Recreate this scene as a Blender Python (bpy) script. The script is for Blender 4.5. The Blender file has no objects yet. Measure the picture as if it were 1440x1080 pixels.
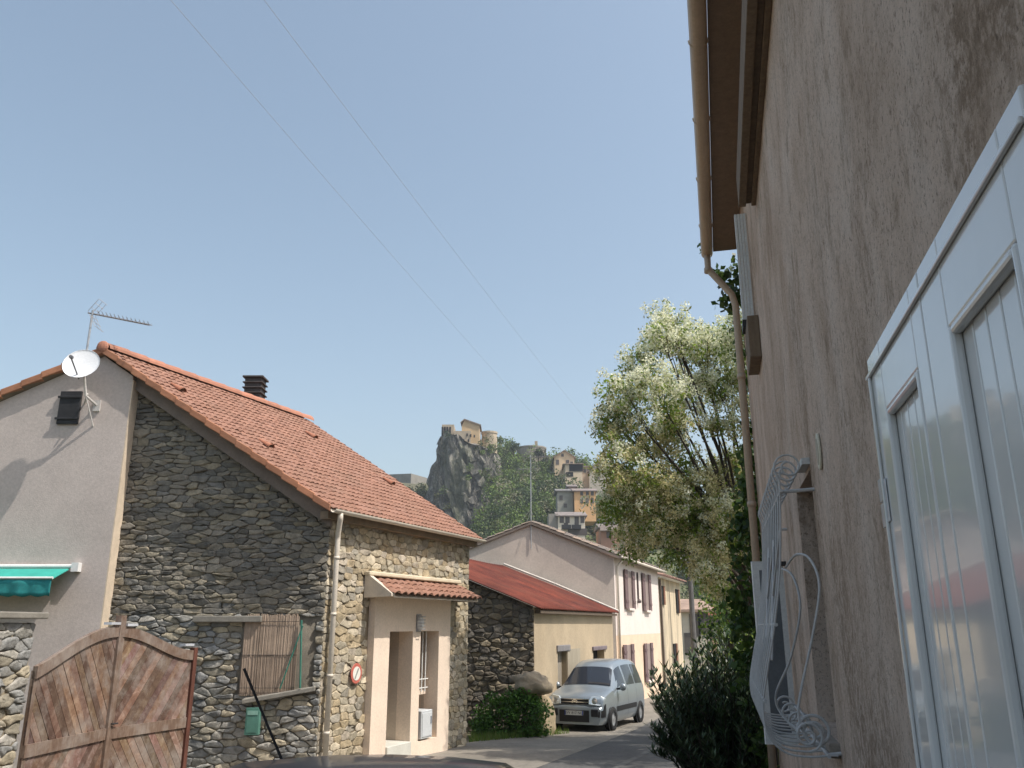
import bpy, math, random
import numpy as np
from mathutils import Vector, noise
R = math.radians
random.seed(7)
scene = bpy.context.scene
col = scene.collection

# ------------------------------------------------------------------ camera frame
F, PITCH = 1165.0, R(16.2)
CP, SP_ = math.cos(PITCH), math.sin(PITCH)
def ray(u, v):
    a = (u - 720) / F; b = (540 - v) / F
    return Vector((a, CP - b * SP_, SP_ + b * CP))
def W(u, v, Y):
    d = ray(u, v); return d * (Y / d.y)
def pix(p):
    y = p.y * CP + p.z * SP_; z = -p.y * SP_ + p.z * CP
    return (720 + F * p.x / y, 540 - F * z / y)
def V3(*a): return Vector(a)
def gz(Y):
    pts = [(-40, -0.6), (0, -1.72), (24, -2.75), (32, -2.9), (41, -2.98), (60, -3.3), (130, -5), (900, -5)]
    for (y0, z0), (y1, z1) in zip(pts, pts[1:]):
        if Y <= y1: return z0 + (z1 - z0) * (Y - y0) / (y1 - y0)
    return -5

# ------------------------------------------------------------------ mesh builder
ORIG = {}
class MB:
    def __init__(s): s.v = []; s.f = []; s.c = []; s.m = []; s.col = (1, 1, 1); s.mi = 0
    def add(s, vs, fs, c=None):
        n = len(s.v); s.v += [tuple(p) for p in vs]; s.c += [c or s.col] * len(vs)
        s.f += [tuple(i + n for i in f) for f in fs]; s.m += [s.mi] * len(fs)
        return s
    def obox(s, o, a, b, c):
        o, a, b, c = map(Vector, (o, a, b, c))
        vs = [o, o + a, o + a + b, o + b, o + c, o + a + c, o + a + b + c, o + b + c]
        fs = [(0, 3, 2, 1), (4, 5, 6, 7), (0, 1, 5, 4), (1, 2, 6, 5), (2, 3, 7, 6), (3, 0, 4, 7)]
        if a.cross(b).dot(c) < 0: fs = [f[::-1] for f in fs]
        return s.add(vs, fs)
    def box(s, x0, x1, y0, y1, z0, z1):
        return s.obox((x0, y0, z0), (x1 - x0, 0, 0), (0, y1 - y0, 0), (0, 0, z1 - z0))
    def prism(s, poly, ext):
        ext = Vector(ext); poly = [Vector(p) for p in poly]; n = len(poly)
        nr = Vector((0, 0, 0))
        for i in range(n): nr += poly[i].cross(poly[(i + 1) % n])
        if nr.dot(ext) > 0: poly = poly[::-1]
        vs = poly + [p + ext for p in poly]
        fs = [tuple(range(n)), tuple(range(2 * n - 1, n - 1, -1))]
        fs += [((i + 1) % n, i, n + i, n + (i + 1) % n) for i in range(n)]
        return s.add(vs, fs)
    def tube(s, pts, r, n=8, cap=True):
        pts = [Vector(p) for p in pts]; k = len(pts)
        rs = r if isinstance(r, (list, tuple)) else [r] * k
        vs = []; fs = []; ref = None
        for i, p in enumerate(pts):
            t = (pts[min(i + 1, k - 1)] - pts[max(i - 1, 0)])
            if t.length < 1e-9: t = Vector((0, 0, 1))
            t.normalize()
            if ref is None: ref = t.orthogonal().normalized()
            ref = (ref - t * ref.dot(t))
            ref = ref.normalized() if ref.length > 1e-6 else t.orthogonal().normalized()
            b = t.cross(ref)
            for j in range(n):
                an = 2 * math.pi * j / n
                vs.append(p + (ref * math.cos(an) + b * math.sin(an)) * rs[i])
        for i in range(k - 1):
            for j in range(n):
                j2 = (j + 1) % n
                fs.append((i * n + j, i * n + j2, (i + 1) * n + j2, (i + 1) * n + j))
        if cap: fs += [tuple(range(n - 1, -1, -1)), tuple((k - 1) * n + j for j in range(n))]
        return s.add(vs, fs)
    def grid(s, fn, nu, nv, flip=False):
        vs = [fn(i / nu, j / nv) for j in range(nv + 1) for i in range(nu + 1)]
        fs = []
        for j in range(nv):
            for i in range(nu):
                a = j * (nu + 1) + i; q = (a, a + 1, a + nu + 2, a + nu + 1)
                fs.append(q[::-1] if flip else q)
        return s.add(vs, fs)
    def ball(s, c, rx, ry, rz, nu=12, nv=8, amp=0, sc=2, seed=0):
        c = Vector(c); vs = []; fs = []
        for j in range(nv + 1):
            th = math.pi * j / nv
            for i in range(nu):
                ph = 2 * math.pi * i / nu
                d = Vector((math.sin(th) * math.cos(ph), math.sin(th) * math.sin(ph), math.cos(th)))
                k = 1 + (amp * noise.fractal(d * sc + Vector((seed, 0, 0)), 1, 2, 4) if amp else 0)
                vs.append(c + Vector((d.x * rx, d.y * ry, d.z * rz)) * k)
        for j in range(nv):
            for i in range(nu):
                i2 = (i + 1) % nu
                fs.append((j * nu + i, (j + 1) * nu + i, (j + 1) * nu + i2, j * nu + i2))
        return s.add(vs, fs)
    def lathe(s, prof, o, ax, n=20):
        """prof: list of (radius, distance along ax)"""
        o = Vector(o); ax = Vector(ax).normalized(); e = ax.orthogonal().normalized(); g = ax.cross(e)
        vs = []; fs = []; k = len(prof)
        for r, h in prof:
            for j in range(n):
                an = 2 * math.pi * j / n
                vs.append(o + ax * h + (e * math.cos(an) + g * math.sin(an)) * r)
        for i in range(k - 1):
            for j in range(n):
                j2 = (j + 1) % n
                fs.append((i * n + j, i * n + j2, (i + 1) * n + j2, (i + 1) * n + j))
        return s.add(vs, fs)
    def build(s, name, mat, parent=None, smooth=False, bevel=0, local=False):
        me = bpy.data.meshes.new(name)
        o0 = Vector((0, 0, 0)) if local or parent is None else ORIG.get(parent.name, Vector((0, 0, 0)))
        a = np.array(s.v, dtype=np.float32) - np.array(o0, dtype=np.float32)
        me.from_pydata(a.tolist(), [], s.f)
        mats = mat if isinstance(mat, (list, tuple)) else [mat]
        for m in mats: me.materials.append(m)
        if len(mats) > 1: me.polygons.foreach_set('material_index', np.array(s.m, dtype=np.int32))
        at = me.color_attributes.new('col', 'FLOAT_COLOR', 'POINT')
        c = np.ones((len(s.v), 4), dtype=np.float32); c[:, :3] = np.array(s.c, dtype=np.float32)
        at.data.foreach_set('color', c.ravel())
        if smooth:
            me.polygons.foreach_set('use_smooth', np.ones(len(me.polygons), dtype=bool))
        me.update()
        o = bpy.data.objects.new(name, me); col.objects.link(o)
        if parent: o.parent = parent
        ORIG[o.name] = o0
        if bevel:
            b = o.modifiers.new('b', 'BEVEL'); b.width = bevel; b.segments = 2; b.limit_method = 'ANGLE'; b.angle_limit = R(40)
        return o

def tag(o, label, cat, group=None, kind=None):
    o['label'] = label; o['category'] = cat
    if group: o['group'] = group
    if kind: o['kind'] = kind
    return o
def thing(name, label, cat, loc, group=None, kind=None):
    o = bpy.data.objects.new(name, None); col.objects.link(o); o.location = loc
    o.empty_display_size = .2
    ORIG[o.name] = Vector(loc)
    return tag(o, label, cat, group, kind)
def kids(o): return [c for c in bpy.data.objects if c.parent == o]
def copy_tree(o, loc=None, rz=None, parent=None):
    c = o.copy(); col.objects.link(c)
    if parent: c.parent = parent
    if loc is not None: c.location = loc
    if rz is not None: c.rotation_euler.z = rz
    for ch in kids(o): copy_tree(ch, parent=c)
    return c

# ------------------------------------------------------------------ materials
def nt(name):
    m = bpy.data.materials.new(name); m.use_nodes = True
    t = m.node_tree; t.nodes.clear()
    out = t.nodes.new('ShaderNodeOutputMaterial'); b = t.nodes.new('ShaderNodeBsdfPrincipled')
    t.links.new(b.outputs[0], out.inputs[0])
    return m, t, b, out
def coords(t, scale=(1, 1, 1)):
    c = t.nodes.new('ShaderNodeTexCoord'); mp = t.nodes.new('ShaderNodeMapping')
    mp.inputs['Scale'].default_value = scale; t.links.new(c.outputs['Object'], mp.inputs[0])
    return mp.outputs[0]
def nz(t, vec, scale, detail=5, rough=.6, dist=0):
    n = t.nodes.new('ShaderNodeTexNoise'); n.inputs['Scale'].default_value = scale
    n.inputs['Detail'].default_value = detail; n.inputs['Roughness'].default_value = rough; n.inputs['Distortion'].default_value = dist
    t.links.new(vec, n.inputs['Vector']); return n.outputs[0]
def ramp(t, fac, stops):
    r = t.nodes.new('ShaderNodeValToRGB'); e = r.color_ramp.elements
    while len(e) < len(stops): e.new(.5)
    for el, (p, c) in zip(e, stops): el.position = p; el.color = (*c, 1) if len(c) == 3 else c
    t.links.new(fac, r.inputs[0]); return r.outputs[0]
def mix(t, fac, a, b, mode='MIX'):
    m = t.nodes.new('ShaderNodeMix'); m.data_type = 'RGBA'; m.blend_type = mode
    for sock, val in ((m.inputs[0], fac), (m.inputs[6], a), (m.inputs[7], b)):
        if isinstance(val, (int, float)): sock.default_value = val
        elif isinstance(val, tuple): sock.default_value = (*val, 1)
        else: t.links.new(val, sock)
    return m.outputs[2]
def bump(t, b, h, strength=.5, dist=.01):
    n = t.nodes.new('ShaderNodeBump'); n.inputs['Strength'].default_value = strength; n.inputs['Distance'].default_value = dist
    t.links.new(h, n.inputs['Height'])
    t.links.new(n.outputs[0], b.inputs['Normal']); return n
def g3(x): return (x, x, x)
def mat(name, c, rough=.85, var=.18, scale=3, stretch=(1, 1, 1), bs=0, bscale=60, bd=.01, metal=0, c2=None, stain=.0, stain_c=None, stain_scale=1.2, attr=False, spec=.4, fine=.1):
    m, t, b, out = nt(name)
    vec = coords(t, stretch)
    f = ramp(t, nz(t, vec, scale), [(.3, g3(1 - var)), (.7, g3(1 + var))])
    if attr:
        a = t.nodes.new('ShaderNodeAttribute'); a.attribute_name = 'col'; base = a.outputs[0]
        base = mix(t, 1, base, tuple(c), 'MULTIPLY')
    elif c2:
        base = mix(t, ramp(t, nz(t, vec, scale * .45, 6, .65, .4), [(.38, g3(0)), (.62, g3(1))]), tuple(c), tuple(c2))
    else: base = None
    o = mix(t, 1, base if base is not None else tuple(c), f, 'MULTIPLY')
    if fine:
        o = mix(t, 1, o, ramp(t, nz(t, coords(t), scale * 14, 3, .7), [(.3, g3(1 - fine)), (.7, g3(1 + fine))]), 'MULTIPLY')
    if stain:
        sf = ramp(t, nz(t, coords(t, (stretch[0], stretch[1], stretch[2])), stain_scale, 7, .7, .3), [(.48, g3(0)), (.68, g3(stain))])
        o = mix(t, sf, o, tuple(stain_c))
    t.links.new(o, b.inputs['Base Color'])
    b.inputs['Roughness'].default_value = rough; b.inputs['Metallic'].default_value = metal
    b.inputs['Specular IOR Level'].default_value = spec
    if bs: bump(t, b, nz(t, vec, bscale, 6, .65), bs, bd)
    return m
def leafmat(name, c, trans=.3, rough=.5, tc=(1.3, 1.25, .6)):
    m, t, b, out = nt(name)
    a = t.nodes.new('ShaderNodeAttribute'); a.attribute_name = 'col'
    o = mix(t, 1, a.outputs[0], tuple(c), 'MULTIPLY')
    t.links.new(o, b.inputs['Base Color']); b.inputs['Roughness'].default_value = rough
    b.inputs['Specular IOR Level'].default_value = .3
    tr = t.nodes.new('ShaderNodeBsdfTranslucent'); t.links.new(mix(t, 1, o, tc, 'MULTIPLY'), tr.inputs[0])
    ms = t.nodes.new('ShaderNodeMixShader'); ms.inputs[0].default_value = trans
    t.links.new(b.outputs[0], ms.inputs[1]); t.links.new(tr.outputs[0], ms.inputs[2]); t.links.new(ms.outputs[0], out.inputs[0])
    return m
def glass(name, c=(.02, .024, .03), rough=.08):
    m, t, b, out = nt(name); b.inputs['Base Color'].default_value = (*c, 1); b.inputs['Roughness'].default_value = rough
    b.inputs['Specular IOR Level'].default_value = .6
    return m

MORTAR_DK = mat('dark earth mortar', (.20, .18, .145), .95, .3, 4, bs=.6, bscale=50)
MORTAR_TAN = mat('tan lime mortar', (.30, .25, .175), .95, .25, 4, bs=.6, bscale=50)
STONE = mat('rubble stone', (1, 1, 1), .92, .34, 9, bs=.8, bscale=28, bd=.02, attr=True, fine=.28, stain=.45, stain_c=(.24, .215, .165), stain_scale=2.6)
PINKR = mat('pink grey render', (.52, .455, .415), .92, .07, 1.4, bs=.35, bscale=45, bd=.01, stain=.22, stain_c=(.30, .265, .235), stain_scale=.9)
CREAM = mat('cream render', (.74, .61, .49), .9, .05, 2, bs=.2, bscale=60, stain=.12, stain_c=(.50, .41, .33))
CREAM_EDGE = mat('cream reveal', (.60, .50, .38), .9, .12, 4, bs=.3, bscale=40)
GREYBEIGE = mat('verge render', (.21, .175, .15), .92, .14, 3, bs=.3, bscale=40)
TILE = mat('terracotta tile', (1, 1, 1), .85, .16, 7, bs=.3, bscale=60, attr=True, stain=.3, stain_c=(.20, .13, .09), stain_scale=1.6)
TILE_IN = mat('tile gap', (.08, .045, .03), .95)
PVC = mat('beige pvc', (.62, .56, .47), .5, .06, 2, stain=.18, stain_c=(.42, .36, .28))
PVC_TAN = mat('tan pvc', (.46, .36, .27), .45, .06, 2, stain=.2, stain_c=(.33, .26, .20))
BLACK = mat('black metal', (.025, .025, .027), .55, .2, 6)
DARK = mat('dark interior', (.012, .012, .013), .9, .2, 3)
WHITEPAINT = mat('white paint', (.72, .72, .70), .5, .05, 4)
STEEL = mat('galvanised steel', (.45, .45, .45), .45, .12, 8, metal=.6)
WOODLEAF = None
GLASS = glass('window glass')

def woodmat(name, c1, c2, c3, axis):
    """weathered boards: grain runs along local diag axis given by 'grain' colour attribute-free object coords"""
    m, t, b, out = nt(name)
    vec = coords(t, axis)
    g = nz(t, vec, 3.0, 8, .7, .6)
    base = ramp(t, g, [(.25, c1), (.5, c2), (.72, c3)])
    a = t.nodes.new('ShaderNodeAttribute'); a.attribute_name = 'col'
    o = mix(t, 1, base, a.outputs[0], 'MULTIPLY')
    o = mix(t, ramp(t, nz(t, coords(t), 2.2, 6, .7), [(.46, g3(0)), (.66, g3(.7))]), o, (.29, .255, .225))
    t.links.new(o, b.inputs['Base Color']); b.inputs['Roughness'].default_value = .75
    bump(t, b, g, .4, .006); return m
GATEWOOD = woodmat('weathered gate boards', (.072, .036, .025), (.15, .092, .066), (.29, .225, .185), (2.5, 2.5, 2.5))
GATEFRAME = woodmat('weathered gate frame', (.085, .05, .033), (.155, .10, .07), (.25, .185, .14), (6, 6, 1.2))
REDWOOD = mat('red brown post', (.11, .042, .028), .7, .25, 5, stretch=(3, 3, .6))

# ------------------------------------------------------------------ stones
def clip(poly, a, b, c):
    out = []
    for i in range(len(poly)):
        p, q = poly[i], poly[(i + 1) % len(poly)]
        dp = a * p[0] + b * p[1] - c; dq = a * q[0] + b * q[1] - c
        if dp <= 0: out.append(p)
        if dp * dq < 0:
            t = dp / (dp - dq); out.append((p[0] + (q[0] - p[0]) * t, p[1] + (q[1] - p[1]) * t))
    return out
def area(poly):
    return .5 * sum(poly[i][0] * poly[(i + 1) % len(poly)][1] - poly[(i + 1) % len(poly)][0] * poly[i][1] for i in range(len(poly)))
def stones(mb, O, U, N, bbox, sx, sy, half=(), holes=(), gap=.012, h=.035, pal=None, seed=1, drop=.12, jit=.36, mi=1):
    rnd = random.Random(seed); O = Vector(O); U = Vector(U); N = Vector(N); Z = Vector((0, 0, 1))
    x0, x1, y0, y1 = bbox
    P = {}
    nr = int((y1 - y0) / sy) + 3; nc = int((x1 - x0) / sx) + 3
    for j in range(-1, nr):
        sc = rnd.uniform(.85, 1.2); off = rnd.random()
        for i in range(-1, nc):
            if rnd.random() < drop: continue
            P[(j, i)] = ((i + off) + rnd.uniform(-jit, jit), j + .5 + rnd.uniform(-jit, jit) * .8)
    mb.mi = mi
    for (j, i), (px, py) in P.items():
        poly = [(px - 2, py - 2), (px + 2, py - 2), (px + 2, py + 2), (px - 2, py + 2)]
        for dj in range(-2, 3):
            for di in range(-3, 4):
                q = P.get((j + dj, i + di))
                if q is None or (dj == 0 and di == 0): continue
                a, b = q[0] - px, q[1] - py
                poly = clip(poly, a, b, a * (px + q[0]) / 2 + b * (py + q[1]) / 2)
                if len(poly) < 3: break
            if len(poly) < 3: break
        if len(poly) < 3: continue
        poly = [(x0 + p[0] * sx, y0 + p[1] * sy) for p in poly]
        for a, b, c in [(-1, 0, -x0), (1, 0, x1), (0, -1, -y0), (0, 1, y1), *half]:
            poly = clip(poly, a, b, c)
            if len(poly) < 3: break
        if len(poly) < 3: continue
        cx = sum(p[0] for p in poly) / len(poly); cy = sum(p[1] for p in poly) / len(poly)
        bad = False
        for (a0, a1, b0, b1) in holes:
            if a0 < cx < a1 and b0 < cy < b1: bad = True; break
            if max(p[0] for p in poly) > a0 and min(p[0] for p in poly) < a1 and max(p[1] for p in poly) > b0 and min(p[1] for p in poly) < b1:
                if cx <= a0: poly = clip(poly, 1, 0, a0)
                elif cx >= a1: poly = clip(poly, -1, 0, -a1)
                elif cy <= b0: poly = clip(poly, 0, 1, b0)
                else: poly = clip(poly, 0, -1, -b1)
                if len(poly) < 3: bad = True; break
        if bad or len(poly) < 3: continue
        if area(poly) < .0012: continue
        cx = sum(p[0] for p in poly) / len(poly); cy = sum(p[1] for p in poly) / len(poly)
        # shrink, break up the outline, flat faced
        q = []
        for p in poly:
            dx, dy = p[0] - cx, p[1] - cy; l = math.hypot(dx, dy); k = max(.5, 1 - gap * rnd.uniform(.5, 1.7) / max(l, 1e-4))
            q.append((cx + dx * k, cy + dy * k))
        r2 = []
        for a in range(len(q)):
            p, n2 = q[a], q[(a + 1) % len(q)]
            L = math.hypot(n2[0] - p[0], n2[1] - p[1])
            cut = min(.3, rnd.uniform(.008, .02) / max(L, .01))
            for t in ((cut, 1 - cut) if L < .07 else (cut, rnd.uniform(.35, .65), 1 - cut)):
                jj = min(.012, L * .08)
                r2.append((p[0] + (n2[0] - p[0]) * t + rnd.uniform(-jj, jj), p[1] + (n2[1] - p[1]) * t + rnd.uniform(-jj, jj)))
        n = len(r2); hh = h * rnd.uniform(.3, 1.5); tx, ty = rnd.uniform(-.14, .14), rnd.uniform(-.22, .22)
        vs = []
        sd0 = rnd.uniform(0, 50)
        for k, dep in ((1, -.02), (.985, hh * .8), (.86, hh), (.45, hh * 1.02)):
            for p in r2:
                dx, dy = (p[0] - cx) * k, (p[1] - cy) * k
                w = O + U * (cx + dx) + Z * (cy + dy)
                d = dep if dep < 0 else max(.0, dep + dx * tx + dy * ty + .42 * hh * noise.noise(V3(w.x * 14 + sd0, w.y * 14, w.z * 22)))
                vs.append(w + N * d)
        vs.append(O + U * cx + Z * cy + N * hh)
        fs = []
        for k in range(3):
            for a in range(n):
                b = (a + 1) % n; fs.append((k * n + a, k * n + b, (k + 1) * n + b, (k + 1) * n + a))
        for a in range(n): fs.append((3 * n + a, 3 * n + (a + 1) % n, 4 * n))
        if U.cross(Z).dot(N) < 0: fs = [f[::-1] for f in fs]
        c = rnd.choice(pal); k = rnd.uniform(.84, 1.16)
        mb.add(vs, fs, (c[0] * k, c[1] * k, c[2] * k))
    mb.mi = 0
GREYPAL = [(.165, .15, .125), (.135, .128, .112), (.20, .18, .145), (.18, .16, .12), (.14, .135, .122), (.23, .20, .15), (.105, .10, .088)]
TANPAL = [(.34, .29, .205), (.40, .34, .245), (.30, .265, .20), (.36, .29, .19), (.27, .245, .20), (.45, .39, .29), (.31, .25, .16), (.38, .33, .26)]
GREYPAL = [tuple(x * 1.22 for x in c) for c in GREYPAL]
LIGHTPAL = [(.30, .29, .26), (.26, .26, .25), (.35, .33, .29), (.22, .22, .21), (.38, .33, .24), (.29, .26, .2)]

class Plane:
    def __init__(s, O, U, N): s.O = Vector(O); s.U = Vector(U).normalized(); s.N = Vector(N).normalized()
    def uv(s, u, v, o=0):
        d = ray(u, v); t = (o + s.O.dot(s.N)) / d.dot(s.N); p = d * t - s.O
        return p.dot(s.U), p.z + s.O.z
    def P(s, a, z, o=0):
        p = s.O + s.U * a + s.N * o; return Vector((p.x, p.y, z))
    def box(s, mb, a0, a1, o0, o1, z0, z1):
        return mb.obox(s.P(a0, z0, o0), s.U * (a1 - a0), s.N * (o1 - o0), (0, 0, z1 - z0))

# ------------------------------------------------------------------ tiled roof
def tiles(mb, A, B, D, ncol, nrow, amp=.045, step=.03, pal=None, seed=3, lift=0):
    rnd = random.Random(seed); A, B, D = Vector(A), Vector(B), Vector(D)
    dn = B - A; nrm = D.cross(dn).normalized()
    if nrm.z < 0: nrm = -nrm
    K = 6
    prof = [0, .62, .95, 1, .75, .1]
    pal = pal or [(.275, .142, .098), (.26, .133, .09), (.29, .152, .106), (.27, .14, .097), (.245, .125, .086), (.28, .15, .108)]
    for j in range(nrow):
        t0 = j / nrow; t1 = (j + 1.12) / nrow if j < nrow - 1 else 1.0
        for i in range(ncol):
            c = rnd.choice(pal); k = rnd.uniform(.92, 1.08); c = (c[0] * k, c[1] * k, c[2] * k)
            dz = rnd.uniform(-.005, .005); dt = rnd.uniform(-.06, .06) / nrow
            vs = []
            for (t, h) in ((t0, 0), (t1 + (dt if j < nrow - 1 else dt * .5), step), (t1 + (dt if j < nrow - 1 else dt * .5), step - .016)):
                for q in range(K + 1):
                    x = (i + q / K) / ncol
                    vs.append(A + D * x + dn * t + nrm * (prof[q % K] * amp + h + dz + lift))
            fs = []
            for r_ in range(2):
                for q in range(K):
                    a = r_ * (K + 1) + q; fs.append((a, a + 1, a + K + 2, a + K + 1))
            mb.add(vs, fs, c)

# ------------------------------------------------------------------ foliage
def leaves(mb, C, n, rad, size, aspect=.5, cols=((1, 1, 1),), seed=0, shell=.0, droop=0, flat=1.0):
    rg = np.random.default_rng(seed)
    d = rg.normal(size=(n, 3)); d /= np.linalg.norm(d, axis=1)[:, None]
    rr = rad * (shell + (1 - shell) * rg.random(n) ** (1 / 2.2))
    P = np.array(C) + d * rr[:, None] * np.array([1, 1, flat])
    a = rg.normal(size=(n, 3)); a[:, 2] -= droop; a /= np.linalg.norm(a, axis=1)[:, None]
    b = np.cross(a, rg.normal(size=(n, 3)) + d * 1.0); b /= np.linalg.norm(b, axis=1)[:, None] + 1e-9
    s = size * rg.uniform(.6, 1.3, n)
    a *= s[:, None] * .5; b *= s[:, None] * .5 * aspect
    q = np.stack([P - a, P + b, P + a, P - b], 1).reshape(-1, 3)
    base = len(mb.v); mb.v += q.tolist()
    idx = np.arange(base, base + 4 * n).reshape(-1, 4); mb.f += idx.tolist(); mb.m += [mb.mi] * n
    cc = np.array(cols)[rg.integers(0, len(cols), n)] * rg.uniform(.7, 1.3, (n, 1))
    mb.c += np.repeat(cc, 4, 0).tolist()

# ================================================================== GROUND, ROAD
def sheet(mb, rows, dz, nx=6):
    """rows: (Y, x0, x1) strips following the ground"""
    vs = []; fs = []
    for (Y, a, b) in rows:
        for i in range(nx + 1): vs.append((a + (b - a) * i / nx, Y, gz(Y) + dz))
    for j in range(len(rows) - 1):
        for i in range(nx):
            k = j * (nx + 1) + i; fs.append((k, k + 1, k + nx + 2, k + nx + 1))
    mb.add(vs, fs)
def lerp_rows(pts, step=1.0):
    out = []
    for p, q in zip(pts, pts[1:]):
        n = max(1, int((q[0] - p[0]) / step))
        for i in range(n):
            t = i / n; out.append(tuple(p[k] + (q[k] - p[k]) * t for k in range(3)))
    out.append(pts[-1]); return out
GROUND = mat('earth', (.17, .14, .10), .95, .25, .8, bs=.5, bscale=12, c2=(.12, .12, .06), bd=.03)
m = MB(); sheet(m, [(y, -160, 260) for y in (-40, -20, 0, 8, 16, 24, 32, 41, 60, 90, 130, 300, 900)], -.03, 12)
tag(m.build('ground', GROUND), 'brown earth around the houses, under the road', 'ground', kind='structure')
ASPHALT = mat('asphalt', (.085, .083, .08), .9, .22, 1.0, bs=.5, bscale=90, stain=.3, stain_c=(.13, .125, .115), stain_scale=.7, fine=.25)
CONC = mat('worn concrete', (.21, .19, .16), .92, .18, .9, bs=.5, bscale=40, stain=.45, stain_c=(.12, .11, .09), stain_scale=.8, fine=.2)
road_rows = lerp_rows([(-30, -11, -3.5), (-6, -6.0, -.85), (0, -4.3, .56), (8, -2.2, 2.5), (14, -.2, 4.2), (21.8, 2.4, 6.8), (30, 5.2, 9.6), (41, 9.2, 13.4), (52, 13.5, 17.5), (72, 24, 28), (100, 40, 44)])
m = MB(); sheet(m, road_rows, .004)
tag(m.build('road', ASPHALT), 'dark patched asphalt lane running down between the houses', 'road', kind='structure')
m = MB(); sheet(m, lerp_rows([(-6, -8.5, -6.1), (8, -6.2, -2.05), (10.9, -6.2, -1.05), (14.2, -5.4, .0), (15, -3.6, .2), (21.8, -.4, 2.5), (23.4, .2, 3.05), (31.5, 3.5, 5.85), (41, 7.0, 9.3)]), .008, 8)
tag(m.build('pavement', CONC), 'pale worn concrete apron beside the stone house', 'pavement', kind='structure')
# lighter tyre-worn concrete joint on the road
m = MB(); sheet(m, lerp_rows([(12.5, .6, .75), (21.8, 3.9, 4.05), (30, 6.9, 7.05)]), .009, 1)
tag(m.build('road_joint', mat('worn joint', (.115, .112, .105), .95, .35, 4)), 'thin pale joint line along the asphalt lane', 'joint', kind='structure')

# ================================================================== STONE HOUSE (left)
GP = Plane((0, 14.72, 0), (1, 0, 0), (0, -1, 0))
E1, E2 = V3(-3.17, 14.35, 1.967), V3(-.758, 19.9, 1.967)
D = E2 - E1; S = D.normalized(); N = V3(S.y, -S.x, 0)
R1 = V3(-7.47, 14.35, 4.845); R2 = R1 + D
SP = Plane((-3.205, 14.72, 0), S, N)
LS = 5.54; ZB = -3.0
house = thing('stone_house', 'rubble stone house with a terracotta roof and half its gable rendered pink', 'house', (-5, 16.5, gz(16)))
def rake(x):  # underside height of roof at gable
    if x >= R1.x: return R1.z + (E1.z - R1.z) * (x - R1.x) / (E1.x - R1.x)
    return R1.z + .488 * (x - R1.x)
# gable wall
s_r = (E1.z - R1.z) / (E1.x - R1.x)
wall = MB()
xL, xe = -13.6, -6.9
xc = -3.205
top = lambda x: rake(x) - .14
wall.prism([(xe - .05, 14.74, ZB), (xc, 14.74, ZB), (xc, 14.74, top(xc)), (xe - .05, 14.74, top(xe - .05))], (0, .4, 0))
w0 = GP.uv(343, 868); w1 = GP.uv(438, 976)
hole = (w0[0], w1[0], w1[1], w0[1])
half = [(-s_r, 1, top(0) if False else (R1.z - s_r * R1.x - .12))]
lint = [GP.uv(274, 873), GP.uv(372, 868)]
stones(wall, (0, 14.74, 0), (1, 0, 0), (0, -1, 0), (xe, xc, .18, 4.9), .225, .079, half, [hole], .005, .030, GREYPAL, 11, drop=.2, jit=.42)
stones(wall, (0, 14.74, 0), (1, 0, 0), (0, -1, 0), (xe, xc, ZB, .18), .21, .09, half, [hole], .008, .032, LIGHTPAL, 12, drop=.2, jit=.42)
wall.build('gable_wall', [MORTAR_DK, STONE], house, smooth=True)
# street wall pieces
pl0 = SP.uv(519, 1060, .12)[0]; pl1 = SP.uv(632, 1000, .12)[0]
ptop = SP.uv(560, 838, .12)[1]; zt = E1.z - .12
st = MB()
SP.box(st, 0.02, pl0 + .02, -.45, -.02, ZB, zt); SP.box(st, pl1 - .02, LS, -.45, -.02, ZB, zt); SP.box(st, pl0 + .02, pl1 - .02, -.45, -.02, ptop, zt)
stones(st, SP.P(0, 0, -.02), SP.U, SP.N, (0, LS, ZB, zt), .235, .118, (), [(pl0, pl1, ZB - 1, ptop)], .005, .013, [(c[0] * 1.12, c[1] * 1.12, c[2] * 1.12) for c in TANPAL], 21, drop=.10, jit=.30)
st.build('street_wall', [MORTAR_TAN, STONE], house, smooth=True)
m = MB()
fb = SP.P(LS, 0, 0)
m.obox(SP.P(LS - .3, ZB, -.46), (-8.3, 0, 0), (0, .3, 0), (0, 0, zt - ZB))
m.prism([SP.P(LS - .3, zt, -.46), SP.P(LS - .3, zt, -.46) + V3(-8.3, 0, 0), V3(R2.x, SP.P(LS - .3, 0, -.46).y, R2.z - .2)], (0, .3, 0))
m.obox((-13.6, 14.9, ZB), (.3, 0, 0), (2.2, 5.0, 0), (0, 0, 4.6))
m.build('back_wall', PINKR, house)
# pink rendered half
pk = MB()
pk.prism([(xL, 14.45, ZB), (xe, 14.45, ZB), (xe, 14.45, top(xe) + .02), (R1.x, 14.45, top(R1.x) + .02), (xL, 14.45, top(xL) + .02)], (0, .26, 0))
pk.build('rendered_wall', PINKR, house)
m = MB(); m.obox((xe, 14.452, ZB), (.02, 0, 0), (0, .27, 0), (0, 0, top(xe) - ZB - .05)); m.build('rendered_edge', CREAM_EDGE, house)
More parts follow.
